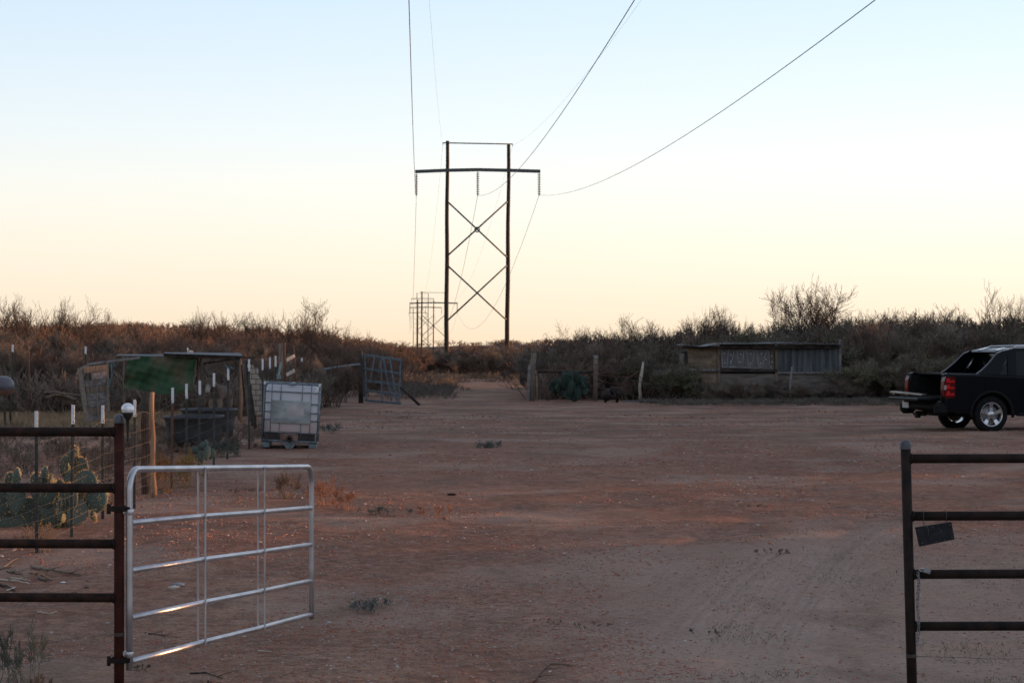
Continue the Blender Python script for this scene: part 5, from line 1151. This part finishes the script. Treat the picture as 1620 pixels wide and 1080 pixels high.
def wheel(cx, cy, s):   # s=-1 faces camera
    r = bpy.data.objects.new('wheel', None); C.objects.link(r); r.parent = tk; r.location = (cx, cy, RW)
    Mx = Matrix.Rotation(R(90) * (1 if s < 0 else -1), 3, 'X')
    part('tyre', MB().lathe([(.25, -.10), (.33, -.115), (.385, -.10), (.403, -.06), (.405, 0), (.403, .06), (.385, .10), (.33, .115), (.262, .10), (.25, .085)], (0, 0, 0), 44, Mx), M_black, r, True)
    m = MB(); m.lathe([(.262, .098), (.268, .105), (.262, .108), (.245, .096), (.238, .03), (.236, -.09)], (0, 0, 0), 44, Mx)
    for k in range(5):
        a = R(90) + k * 2 * math.pi / 5; d = Vector((math.cos(a), math.sin(a), 0)); q = Vector((-d.y, d.x, 0)); vs = []
        for (u, w_, z0, z1) in ((.05, .034, .045, .085), (.15, .036, .045, .080), (.248, .050, .05, .098)):
            for sg in (-1, 1): vs += [Mx @ (d * u + q * w_ * sg + Vector((0, 0, z1))), Mx @ (d * u + q * w_ * sg + Vector((0, 0, z0)))]
        fs = []
        for i in range(2): b0 = i * 4; fs += [(b0, b0 + 4, b0 + 6, b0 + 2), (b0 + 1, b0 + 3, b0 + 7, b0 + 5), (b0, b0 + 1, b0 + 5, b0 + 4), (b0 + 2, b0 + 6, b0 + 7, b0 + 3)]
        m.add(vs, fs)
    m.lathe([(.085, .05), (.082, .085), (.06, .092), (.045, .098), (.001, .10)], (0, 0, 0), 24, Mx)
    part('rim', m, M_chrome, r, True)
    part('brake_disc', MB().lathe([(.001, .02), (.19, .02), (.20, .0)], (0, 0, 0), 28, Mx), M_galvd, r, True)
wheel(0, .02, -1); wheel(WB, .02, -1); wheel(0, 1.80, 1); wheel(WB, 1.80, 1)
part('axle', MB().tube([(0, .1, RW), (0, 1.7, RW)], .05, 10).ell((0, YC, RW), (.16, .16, .15)), M_clad, tk, True)
# board resting on the tailgate
bd0 = Matrix.Rotation(TH, 4, 'Z'); base = tk.location
bw = base + (bd0 @ Vector((-1.55, 1.52, .80))); m = MB().bar(W(1411.5, 619.3, 51.8), W(1456, 624.0, 51.6), .28, .035, up=(0, 0, 1), bev=.004) if False else MB().bar(W(1411.5, 619.3, 51.6), W(1462, 624.2, 51.2), .30, .03, up=(0, 0, 1))
m.bar(W(1413.5, 620, 51.45), W(1414, 623.5, 51.45), .04, .03); solo('long_board', m, M_palewood, W(1440, 622, 51.4), 'pale board sticking out leftwards over the lowered truck tailgate', 'board')

# ================================================================ vegetation placement
LB = {'RB': ('bare grey-brown bush in the unbroken thicket beyond the right of the yard', 'bushes of the right-hand thicket'),
      'LBU': ('bare reddish-brown bush in the unbroken thicket behind the pen on the left', 'bushes of the left-hand thicket'),
      'CB': ('low bare bush massed around the power line track', 'bushes along the power line track'),
      'SK': ('leafless mesquite poking above the skyline of the right-hand thicket', 'leafless trees along the right skyline'),
      'SL': ('leafless mesquite poking above the skyline of the left-hand thicket', 'leafless trees along the left skyline'),
      'OFF': ('leafless mesquite of the tree belt shading the yard from the right', 'trees of the belt beyond the right fence')}
rb = random.Random(42)
GAP = (34.2, 42.8)  # opening in the unseen belt, shaped to let the low sun through
def bush(px, D, h, key, lab, wide=1.25):
    g_ = GP(px, D); g_.z -= .05; s = h / 3.0; plant(key, g_, rb.uniform(0, 6.28), (s * wide, s * wide, s), LB[lab][0], LB[lab][1])
def tree(px, D, ytop, key, label=None, lab=None, wide=1.0, rz=None):
    g_ = GP(px, D); h = W(0, ytop, D).z - g_.z; s = h / 5.0
    if label: plant(key, g_, rb.uniform(0, 6.28) if rz is None else rz, (s * wide, s * wide, s), label)
    else: plant(key, g_, rb.uniform(0, 6.28) if rz is None else rz, (s * wide, s * wide, s), LB[lab][0], LB[lab][1])
prof = lambda pts, x: float(np.interp(x, [p[0] for p in pts], [p[1] for p in pts]))
# right thicket: skyline in pixels
SKR = [(840, 535), (880, 527), (940, 527), (1000, 527), (1050, 522), (1100, 520), (1160, 516), (1220, 515), (1260, 512), (1330, 505), (1400, 505), (1440, 500), (1500, 502), (1560, 508), (1620, 500), (1750, 500)]
DEEP = []
for D, step in ((84, 26), (88, 24), (93, 24), (99, 26), (106, 28)):
    px = 838 + rb.uniform(0, 20)
    while px < 1740:
        top = prof(SKR, px) + rb.uniform(-14, 14) + (0 if D > 90 else 0) + (12 if D < 86 else 4 if D < 90 else 0)
        if D < 86 and 1085 < px < 1330: top = 552 + rb.uniform(-6, 8) if False else top + 8
        if px < 905: top += 14
        g_ = float(gz(XX(px, D), D)); h = W(0, top, D).z - g_
        k = rb.choice(['bush0', 'bush1', 'bush2', 'bush3', 'green'] if px > 980 else ['bush0', 'bush1', 'bush2', 'bush3']); (bush(px, D, h, k, 'RB', rb.uniform(1.2, 1.6)) if D < 92 else DEEP.append((XX(px, D), D + rb.uniform(-1.5, 1.5), h / 3, h / 3 * rb.uniform(1.3, 1.7), rb.randrange(3), rb.uniform(0, 6.28)))); px += step * rb.uniform(.75, 1.3)
# front fringe low brush near shed / fence
for px in (1050, 1062, 1078, 1345, 1362, 1380, 1398, 1418, 1440, 1462, 1486, 1510, 1540, 1575, 1610, 1650, 1690, 1730):
    D = rb.uniform(78, 82); top = rb.uniform(556, 575) if px < 1080 else rb.uniform(548, 568); bush(px, D, W(0, top, D).z, rb.choice(['green', 'bush0', 'bush2', 'green']), 'RB', 1.5)
for px in range(1092, 1336, 20):
    D = rb.uniform(77.3, 79); bush(px + rb.uniform(-4, 4), D, rb.uniform(.55, .95), rb.choice(['bush0', 'bush2', 'bush3', 'bush0']), 'RB', 2.2)
for px in (955, 985, 1000, 1028): bush(px, 82, rb.uniform(1.5, 2.0), rb.choice(['bush0', 'bush3', 'green']), 'RB', 1.5)
# named skyline trees on the right
tree(1302, 94, 433, 'tree2', 'tallest bare tree with many upswept limbs behind the shed', wide=1.15)
tree(1266, 92, 447, 'tree0', 'gnarled bare tree with a crooked leaning limb just left of the tallest one', wide=1.1)
tree(1240, 96, 448, 'sparse', 'thin wispy bare tree left of the gnarled one', wide=.7)
tree(1105, 96, 482, 'sparse', 'sparse forked bare tree above the left end of the shed', wide=1.0)
tree(1145, 95, 484, 'tree2', 'slender fine-twigged bare tree above the patterned shed panel', wide=.9)
tree(1178, 97, 480, 'tree1', 'fan-shaped wispy bare tree above the middle of the shed', wide=.9)
tree(882, 98, 503, 'lacy', 'rounded bushy bare tree at the left end of the right thicket', wide=.8)
tree(962, 93, 495, 'big', 'V-forked bare tree with two spreading limbs above the far corral fence', wide=1.3)
tree(1024, 97, 503, 'tree1', 'twiggy bare tree midway between the V-forked one and the shed', wide=1.2)
tree(1614, 88, 440, 'tree2', 'big bare tree above the truck at the right edge of the photo', wide=1.0)
tree(1560, 90, 478, 'tree1', 'wide low-branching bare tree above the truck bed', wide=1.4)
for px, yt in ((1205, 498), (1225, 500), (1345, 488), (1372, 492), (1398, 496), (1420, 494), (1445, 487), (1470, 484), (1492, 488), (1515, 494), (1535, 492), (1640, 465), (1670, 480), (1060, 513), (930, 512), (1080, 505), (1125, 500), (1160, 503), (905, 513), (985, 512)):
    tree(px, rb.uniform(92, 102), yt + rb.uniform(-3, 3), rb.choice(['tree0', 'tree1', 'tree2', 'sparse']), None, 'SK', rb.uniform(.7, 1.0))
# left thicket
SKL = [(-120, 500), (0, 498), (60, 500), (140, 512), (250, 510), (400, 512), (480, 518), (560, 530), (640, 548)]
DEEPL = []
for D, step, dt in ((66, 26, 40), (71, 26, 26), (78, 26, 16), (88, 26, 8), (100, 26, 2), (114, 26, 0)):
    px = -130 + rb.uniform(0, 20)
    while px < 640 - (0 if D > 80 else 90 if D > 70 else 130):
        top = prof(SKL, px) + dt + rb.uniform(-6, 8) + (14 if px > 420 and D < 80 else 0)
        h = W(0, top, D).z - float(gz(XX(px, D), D)); (bush(px, D, h, rb.choice(['bush1', 'bush1', 'bush0', 'bush2', 'bush3']), 'LBU', rb.uniform(1.2, 1.6)) if D < 85 else DEEPL.append((XX(px, D), D + rb.uniform(-2, 2), h / 3, h / 3 * rb.uniform(1.3, 1.7), rb.randrange(3), rb.uniform(0, 6.28)))); px += step * rb.uniform(.75, 1.3)
tree(112, 92, 466, 'lacy', 'lacy flat-topped bare tree standing highest at the left', wide=.8)
tree(72, 92, 468, 'lacy', 'lacy round-crowned bare tree left of the highest flat-topped one', wide=.75)
tree(92, 97, 468, 'tree1', 'dense bare tree filling the gap between the two lacy crowns', wide=.7)
tree(55, 90, 478, 'tree1', 'lower dense bare tree in front of the left lacy crown', wide=.8)
tree(40, 94, 474, 'lacy', 'smaller lacy bare tree near the left edge of the skyline', wide=.5)
tree(-4, 86, 462, 'sparse', 'sparse pale-limbed bare tree cut by the left edge of the photo', wide=.9)
tree(152, 95, 487, 'sparse', 'small spiky bare tree right of the lacy crowns', wide=.8)
tree(288, 104, 483, 'lacy', 'low wide bare tree on the skyline above the pen roof', wide=.8)
tree(422, 104, 468, 'big', 'open bare tree on the skyline above the water tote', wide=1.1)
tree(445, 106, 488, 'lacy', 'dense bare tree just right of the open one above the tote', wide=.7)
tree(572, 118, 504, 'lacy', 'round dense bare tree where the left skyline dips', wide=.7)
for px, yt in ((-40, 480), (185, 500), (215, 502), (320, 490), (345, 498), (400, 492), (470, 502), (500, 512), (530, 510), (600, 520), (20, 490), (128, 488)):
    tree(px, rb.uniform(96, 110), yt, rb.choice(['tree0', 'tree1', 'tree2', 'sparse']), None, 'SL', rb.uniform(.7, 1.0))
# centre, around the track
for D, lo, hi, t0 in ((142, 735, 860, 552), (150, 700, 850, 548), (158, 722, 860, 544), (168, 735, 860, 540), (124, 838, 880, 552)):
    px = lo
    while px < hi:
        h = W(0, t0 + rb.uniform(-6, 6) + (12 if px < 720 else 0), D).z - float(gz(XX(px, D), D)); bush(px, D, max(1.0, h), rb.choice(['bush0', 'bush1', 'bush2', 'bush3']), 'CB', 1.6); px += rb.uniform(16, 26)
for D, lo, hi, t0 in ((128, 500, 625, 545), (145, 540, 640, 540), (170, 560, 640, 540)):
    px = lo
    while px < hi:
        h = W(0, t0 + rb.uniform(-6, 6), D).z - float(gz(XX(px, D), D)); bush(px, D, max(1.0, h), rb.choice(['bush1', 'bush1', 'bush3']), 'CB', 1.6); px += rb.uniform(16, 24)
# ---------------------------------------------------------------- far brush (reads as one mass)
def mass(name, label, cat, pts, key_segs, mt):
    Vs = []; Qs = []; o = 0
    for (x, y, h, w, k, a) in pts:
        V, Q = key_segs[k]; c, s = math.cos(a), math.sin(a); z = float(gz(x, y)) - .05 - (.3 * h if y > 140 else 0)
        Vs.append(np.stack([(V[:, 0] * c - V[:, 1] * s) * w + x, (V[:, 0] * s + V[:, 1] * c) * w + y, V[:, 2] * h + z], 1)); Qs.append(Q + o); o += len(V)
    me = np_mesh(name, np.concatenate(Vs), np.concatenate(Qs)); return solo(name, me, mt, (0, 0, 0), label, cat, kind='stuff')
# belt of trees beyond the right fence (outside the frame): casts the evening shade over the yard
MIDS = []
for i in range(3):
    S = grow(500 + i, 3.0, stems=8, levels=3, spread=.5, kids=(3, 3), seg=3, r0=.035, wander=.2, up=.5, lenf=.66, spreadbase=.5, rmin=.015)
    MIDS.append(prisms([tuple(s[0]) for s in S], [tuple(s[1]) for s in S], [s[2] for s in S], [s[3] for s in S], 3)); print('mid', len(S))
MIDT = []
for i in range(3):
    S = grow(520 + i, 3.0, stems=9, levels=4, spread=.5, kids=(2, 3), seg=3, r0=.028, wander=.2, up=.5, lenf=.62, spreadbase=.5, rmin=.0065)
    MIDT.append(prisms([tuple(s[0]) for s in S], [tuple(s[1]) for s in S], [s[2] for s in S], [s[3] for s in S], 3)); print('midt', len(S))
mass('thicket_depths', 'deeper grey-brown brush filling the thicket behind the shed', 'brush', DEEP, MIDT, M_twig)
mass('thicket_depths', 'deeper reddish-brown brush filling the thicket behind the pen', 'brush', DEEPL, MIDT, M_twigred)
BELT = []
for y in np.arange(12, 118, 1.7):
    for row in (0, 3.5, 7):
        x = 27 + row + (max(0, y - 50) * .05) + rb.uniform(-1, 1); lo, hi = GAP[0] + .364 * row, GAP[1] + .364 * row
        yy = y + rb.uniform(-.8, .8)
        if lo < yy < hi:  # low bushes added out of view to dapple sunlight through the gap
            h = rb.uniform(1.2, 1.6); BELT.append((x + 1.2, yy + .8, h / 3, h / 3 * 1.5, rb.randrange(3), rb.uniform(0, 6.28)))
            if 1: h = rb.uniform(1.2, 1.65); BELT.append((x, yy, h / 3, h / 3 * 1.3, rb.randrange(3), rb.uniform(0, 6.28)))
            continue
        h = rb.uniform(3.8, 5.4); BELT.append((x, yy, h / 3, h / 3 * .95, rb.randrange(3), rb.uniform(0, 6.28)))
        h = rb.uniform(2, 3); BELT.append((x + 1.2, yy, h / 3, h / 3 * 1.3, rb.randrange(3), rb.uniform(0, 6.28)))
mass('tree_belt', 'dense belt of leafless trees beyond the right side of the yard, shading it', 'trees', BELT, MIDS, M_twig)
print('belt', len(BELT))
FARB = []
for i in range(4):
    S = grow(600 + i, 1.0, stems=12, levels=2, spread=.6, kids=(3, 3), seg=3, r0=.014, wander=.24, up=.5, lenf=.6, spreadbase=.35, rmin=.009, stemang=.9)
    FARB.append(prisms([tuple(s[0]) for s in S], [tuple(s[1]) for s in S], [s[2] for s in S], [s[3] for s in S], 3)); print('farb', len(S))
LOW = []
for i in range(4):
    S = grow(300 + i, 1.0, stems=9, levels=2, spread=.6, kids=(3, 3), seg=4, r0=.018, wander=.24, up=.5, lenf=.64, spreadbase=.35, rmin=.007)
    LOW.append(prisms([tuple(s[0]) for s in S], [tuple(s[1]) for s in S], [s[2] for s in S], [s[3] for s in S], 3)); print('low', len(S))
pts = []
r_ = np.random.RandomState(9)
for _ in range(9000):
    y = 1 / r_.uniform(1 / 980, 1 / 150); px = r_.uniform(-150, 1000 if y < 350 else 1750); x = XX(px, y); off = abs(x - corr(y))
    if off < 3.5 + vn(x, y, 20, 3) * 4 and y < 700: continue
    k = 1 + y / 450
    h = r_.uniform(1.5, 2.6) * (.75 if off < 10 else 1); pts.append((x, y, h * (1 + y / 1500), h * r_.uniform(1.0, 1.5) * k, r_.randint(4), r_.uniform(0, 6.28)))
    if len(pts) > 2300: break
M_farb = bark('far_brush', (.10, .072, .056), (.16, .108, .080)); mass('far_brush', 'brownish-red brush covering the far hills either side of the power line', 'brush', pts, FARB, M_farb)
# low grey weeds where the track leaves the yard
pts = []
for _ in range(1500):
    y = r_.uniform(78, 172); px = r_.uniform(600, 860); x = XX(px, y); p = abs(px - (765 + (110 - y) * -.3))
    yy = 545 + F * 2 / y
    if px > 715 + 25 * vn(x, y, 2, 9) and y < 138: continue
    if y < 84 and r_.rand() < .5: continue
    if px > 800 and y < 100: continue
    if vn(x, y, 4, 5) < -.12: continue
    h = r_.uniform(.25, .6); pts.append((x, y, h, h * 1.6, r_.randint(4), r_.uniform(0, 6.28)))
pts = pts[:470]
rl = np.random.RandomState(31)
for _ in range(120):
    y = rl.uniform(98, 168); px = rl.uniform(690, 860); x = XX(px, y)
    if y < 120 and 735 < px < 805: continue
    h = rl.uniform(.12, .42); pts.append((x, y, h, h * 2.4, rl.randint(4), rl.uniform(0, 6.28)))
mass('low_weeds', 'ankle-high ashen weeds spreading beside the track beyond the yard', 'weeds', pts, LOW, M_twiggrey)
pts = []
for _ in range(900):
    y = r_.uniform(73, 79); px = r_.uniform(1020, 1750); x = XX(px, y)
    if y < 76 and r_.rand() < .6: continue
    h = r_.uniform(.10, .28); pts.append((x, y, h, h * 2.6, r_.randint(4), r_.uniform(0, 6.28)))
for _ in range(200):
    y = r_.uniform(66, 76); px = r_.uniform(430, 600); h = r_.uniform(.3, .8); pts.append((XX(px, y), y, h, h * 1.6, r_.randint(4), r_.uniform(0, 6.28)))
mass('edge_weeds', 'dry grey weeds fringing the back edge of the dirt yard', 'weeds', pts[:620], LOW, M_twiggrey)
pts = []
for _ in range(2000):
    k = r_.randint(4)
    if k < 2: y = r_.uniform(62, 72); px = r_.uniform(-130, 500); 
    elif k == 2: y = r_.uniform(81, 90); px = r_.uniform(850, 1750)
    else: y = r_.uniform(98, 125); px = r_.uniform(850, 890) if r_.rand() < .2 else r_.uniform(430, 620)
    if y > 97 and px > 840: y += 22
    x = XX(px, y); h = r_.uniform(.6, 1.4); pts.append((x, y, h, h * 1.3, r_.randint(4), r_.uniform(0, 6.28)))
mass('undergrowth', 'dim tangled undergrowth closing the feet of the thickets', 'brush', pts[:620], LOW, M_twig)
# weeds inside the pen behind the wire fence
pts = []
for _ in range(900):
    y = r_.uniform(24, 50); x = r_.uniform(-11.5, -4.9); 
    if vn(x, y, 1.5, 5) < -.2: continue
    h = r_.uniform(.12, .38); pts.append((x, y, h, h * 1.3, r_.randint(4), r_.uniform(0, 6.28)))
mass('pen_weeds', 'dead brown weeds growing in the pen behind the wire fence', 'weeds', pts[:480], LOW, M_weed)
# cured grass of the lot at left
def blades(N, fx, hmin, hmax, w, seed, flat=.35):
    r = np.random.RandomState(seed); x, y = fx(r, N); z = gz(x, y); a = r.uniform(0, 6.28, N); h = r.uniform(hmin, hmax, N); l = r.normal(0, flat, (N, 2)) * h[:, None]
    dx, dy = np.cos(a) * w, np.sin(a) * w; B = np.stack([x, y, z - .01], 1); V = np.stack([B + np.stack([dx, dy, 0 * x], 1), B - np.stack([dx, dy, 0 * x], 1), B + np.stack([l[:, 0] - dx * .2, l[:, 1] - dy * .2, h], 1), B + np.stack([l[:, 0] + dx * .2, l[:, 1] + dy * .2, h], 1)], 1)
    return V.reshape(-1, 3), np.arange(4 * N).reshape(-1, 4)
def fx(r, N): y = r.uniform(47, 64, N); return XX(r.uniform(-150, 330, N), y), y
V, Q = blades(26000, fx, .05, .20, .012, 3); solo('dry_grass', np_mesh('dry_grass', V, Q), M_grass, (0, 0, 0), 'straw-coloured cured grass carpeting the lot left of the pen', 'grass', kind='stuff')
def fx(r, N):
    y = 1 / r.uniform(1 / 34, 1 / 14, N * 4); x = XX(r.uniform(1120, 1700, N * 4), y); k = vn(x, y, .7, 14) + vn(x, y, 3, 15) > .22; return x[k][:N], y[k][:N]
r0_ = np.random.RandomState(1); xx, yy = fx(r0_, 3000); N_ = len(xx)
V, Q = blades(N_, lambda r, N: (xx, yy), .01, .035, .004, 4, 1.0); solo('green_sprouts', np_mesh('green_sprouts', V, Q), mat('green_sprout', (.04, .065, .03), (.08, .11, .05), 5, .8), (0, 0, 0), 'sparse tiny green sprouts in the pale dirt by the right gate post', 'grass', kind='stuff')
# ---------------------------------------------------------------- near plants, tufts, sticks
def tuft(px, D, w, h, label, mt, seed, n=70, leaves=None, lean=(0, 0), name='dry_tuft', cat='weed', spread=.8, rmin=.0016, lv=3):
    g_ = GP(px, D); S = grow(seed, h, stems=n // 8, levels=lv, spread=.6, kids=(2, 4), seg=3, r0=.0045, wander=.28, up=.2, lenf=.62, spreadbase=w * .32, rmin=rmin, stemang=spread)
    k = w / 2 / max(1e-3, max(math.hypot(s[1].x, s[1].y) for s in S)); S = [(Vector((a.x * k, a.y * k, a.z)), Vector((b_.x * k, b_.y * k, b_.z)), c, d_, l) for a, b_, c, d_, l in S]
    V, Q = prisms([tuple(s[0]) for s in S], [tuple(s[1]) for s in S], [s[2] for s in S], [s[3] for s in S], 3)
    if leaves: V2, Q2 = leafquads(S, leaves[0], leaves[1], seed, 1); V, Q = join([(V, Q), (V2, Q2)])
    return solo(name, np_mesh(name, V, Q), mt, g_, label, cat)
M_bg = bark('grey_green_broomweed', (.075, .095, .075), (.13, .15, .12)); M_dgreen = bark('dark_leafy_weed', (.07, .078, .072), (.13, .135, .125))
dpt = lambda y: F * 2.2 / (y - HY)
tuft(48, 14.75, .52, .46, 'wispy grey-green weed in front of the low left fence rails', M_bg, 401, 90, (160, .006), name='broomweed', spread=.9, lv=3)
tuft(-4, 14.9, .36, .36, 'wispy grey-green weed cut off by the lower left corner', M_bg, 402, 60, (90, .006), name='broomweed', spread=.9, lv=3)
tuft(64, 14.6, .20, .12, 'brown withered clump at the foot of the big broomweed', M_weed, 403, 60, name='dead_clump')
tuft(68, 23.5, .42, .22, 'brown dead tuft below the prickly pear, beyond the third rail', M_weed, 404, 90)
tuft(108, 20.2, .28, .07, 'flat dead tuft seen just under the lowest left rail', M_weed, 405, 60)
tuft(587, dpt(950), .46, .10, 'dark leafy grey-green weed alone on the dirt right of the gate end', M_dgreen, 406, 110, (600, .009), name='ground_weed')
tuft(772, dpt(738), .52, .10, 'flat dark weed patch in the middle of the yard', M_dgreen, 407, 110, (1000, .014), name='ground_weed')
tuft(510, 28.6, .85, .38, 'rusty-brown dry weed clump just beyond the gate top corner', M_weedred, 408, 200, name='dry_bush', cat='dry bush')
tuft(455, 29.6, .55, .42, 'taller ashen dry weed behind the rusty clump', M_weed, 409, 150, name='dry_bush', cat='dry bush')
tuft(548, 28.0, .55, .26, 'reddish dry weed at the right end of the rusty clump', M_weedred, 410, 110, name='dry_bush', cat='dry bush')
tuft(385, 30.0, .50, .12, 'low dark dead tuft behind the gate top rail', M_weed, 411, 90)
tuft(612, 27.6, .75, .10, 'flat grey dead weed right of the rusty clump', M_dgreen, 412, 110, (500, .01), name='ground_weed')
tuft(688, 26.8, .55, .16, 'golden-brown dry tuft in the raking light mid-yard', M_weedred, 413, 110)
tuft(1225, dpt(886), .46, .07, 'sprawling grey dead weed in the pale dirt right of centre', M_weed, 414, 80)
tuft(1118, dpt(985), .30, .04, 'tiny flat weed in the pale dirt near the bottom centre', M_dgreen, 415, 50)
tuft(940, dpt(970), .34, .04, 'small creeping weed at bottom centre, left of the wheel tracks', M_dgreen, 416, 60)
tuft(868, dpt(968), .26, .04, 'small grey twiggy weed just left of the creeping one', M_weed, 417, 40)
tuft(525, 49, .55, .22, 'grey-green weed on the dirt right of the water tote', M_dgreen, 418, 90, (300, .02), name='ground_weed')
tuft(1390, dpt(838), .75, .05, 'low dead mat beside the top of the right gate post', M_weed, 419, 70)
tuft(1196, dpt(826), .34, .05, 'little dark dead mat in the yard well left of the right post', M_weed, 420, 50)
tuft(352, 38, .8, .40, 'dull green weed heap at the foot of the wire fence left of the tote', M_bg, 421, 150, (800, .016), name='fence_weed')
tuft(382, 40, .7, .35, 'grey weed heap under the blackened leaning boards', M_weed, 422, 120, (400, .014), name='fence_weed')
tuft(300, 31.5, .8, .55, 'yellowish leafy weed glowing behind the wooden fence post', bark('yellowing_leaves', (.20, .13, .04), (.32, .20, .07)), 423, 130, (900, .013), name='fence_weed', spread=.5)
tuft(265, 30.4, .6, .65, 'amber leafy weed climbing the wire beside the orange-lit post', bark('amber_leaves', (.24, .12, .04), (.36, .18, .06)), 424, 120, (700, .012), name='fence_weed', spread=.45)
tuft(225, 15.6, .16, .05, 'little dead tuft under the hinge end of the gate', M_weed, 425, 40)
tuft(330, 14.85, .30, .05, 'curl of dead twigs at the bottom edge below the gate', M_darkwood, 426, 40, name='dead_twigs')
for i, (px, D) in enumerate(((640, 60), (700, 56), (580, 52), (760, 61), (1010, 62), (1090, 60), (1180, 64), (1260, 58), (1340, 62), (1420, 57), (1050, 54), (830, 60), (660, 64), (610, 66), (1300, 66))):
    tuft(px, D, rb.uniform(1.4, 3.0), rb.uniform(.03, .07), 'thin mat of dead grey weeds lying flat on the far half of the dirt yard', M_twiggrey if i % 2 else M_weed, 440 + i, 240, name='weed_mat', spread=2.2)['group'] = 'weed mats on the far yard'
def stick(pts, r, label, mt=None, forks=True, seed=1):
    rg = random.Random(seed); P_ = []
    for px, py in pts:
        D = 15.0
        for _ in range(30):
            z = float(gz(XX(px, D), D)); D = F * (CZ - z) / (py - HY)
        P_.append(G(XX(px, D), D) + Vector((0, 0, r * .9)))
    dense = []
    for a, b_ in zip(P_[:-1], P_[1:]):
        for j in range(4): dense.append(a.lerp(b_, j / 4) + Vector((rg.gauss(0, r * .5), rg.gauss(0, r * .8), abs(rg.gauss(0, r * .4)))))
    dense.append(P_[-1]); n = len(dense); m = MB().tube(dense, [r * (1 - .6 * i / n) for i in range(n)], 7)
    if forks:
        for k in range(2): i = rg.randint(1, n - 2); d = dense[i]; m.tube([d, d + Vector((rg.uniform(.02, .08), rg.uniform(-.15, .15), r)), d + Vector((rg.uniform(.06, .16), rg.uniform(-.25, .25), r * 2.5))], [r * .5, r * .4, r * .15], 5)
    return solo('fallen_stick', m, mt or M_wood, dense[0], label, 'stick')
stick([(48, 897), (75, 905), (100, 907), (131, 912)], .016, 'thickest crooked grey stick lying between the third and fourth left rails', seed=1)
stick([(45, 907), (70, 911), (83, 919)], .012, 'brown stick just below the thickest one', M_woodr, seed=2)
stick([(60, 916), (72, 920), (80, 920)], .018, 'stubby grey log end beside the brown stick', M_wood, False, 3)
stick([(0, 918), (22, 920), (48, 925)], .010, 'long bleached stick reaching in from the left edge', M_palewood, True, 4)
stick([(18, 915), (34, 917), (48, 919)], .007, 'thin pale stick above the long bleached one', M_palewood, False, 5)
stick([(0, 926), (14, 931), (24, 936)], .012, 'dark stick touching the lowest left rail at the photo edge', M_darkwood, False, 6)
stick([(11, 935), (18, 934), (24, 930)], .011, 'short orange-lit chunk of wood above the lowest left rail', M_palewood, False, 7)
stick([(10, 905), (24, 908), (36, 910)], .007, 'thin dark stick left of the brown one', M_darkwood, True, 8)
stick([(0, 902), (12, 894), (28, 884)], .009, 'grey stick slanting up at the left edge under the third rail', M_wood, True, 9)
stick([(60, 968 - 0), (78, 972), (92, 967)], .006, 'pale bent twig lying behind the broomweed', M_palewood, False, 10)
stick([(845, 1080), (858, 1062), (872, 1050)], .005, 'dark forked twig at the bottom edge right of centre', M_darkwood, True, 11)
stick([(872, 1050), (888, 1051), (905, 1054)], .006, 'thin grey twig lying right of the dark forked one', M_wood, True, 12)
stick([(300, 1066), (325, 1064), (352, 1074)], .006, 'curved dark twig at the bottom edge below the gate', M_darkwood, True, 13)
stick([(408, 1030), (430, 1031)], .006, 'pale flat chip of wood under the far half of the gate', M_palewood, False, 14)
stick([(500, 880), (540, 890)], .004, 'thin twig on the dirt right of the gate', M_wood, True, 15)
stick([(230, 1002), (262, 1006)], .006, 'dark twig lying under the gate near its hinge', M_darkwood, True, 16)
rk = random.Random(77)
for i, (px, py, s, lab) in enumerate(((282, 926, .05, 'flat grey rock seen through the middle of the gate'), (275, 930, .045, 'pale flat rock beside the grey one behind the gate'), (716, 783, .05, 'dark reddish rock where the raking light starts mid-yard'), (100, 921, .022, 'small white stone on the dirt near the left sticks'), (137, 929, .02, 'dark pebble between the sticks and the left post'), (236, 928, .02, 'orange-red pebble just inside the gate hinge end'))):
    D = 16.
    for _ in range(30): D = F * (CZ - float(gz(XX(px, D), D))) / (py - HY)
    V = ICO * np.array([s * 1.5, s, s * .5]) * np.array([[rk.uniform(.8, 1.15)] for _ in range(12)]); me = np_mesh('rock', V, None, ICF)
    solo('rock', me, (M_galvd, M_palewood, M_rust, M_white, M_darkwood, mat('red_stone', (.28, .10, .06)))[i], G(XX(px, D), D) + Vector((0, 0, s * .15)), lab, 'rock')
for k in PROT:
    if not LAST.get(k): print('unused', k)
print('objects', len(bpy.data.objects))
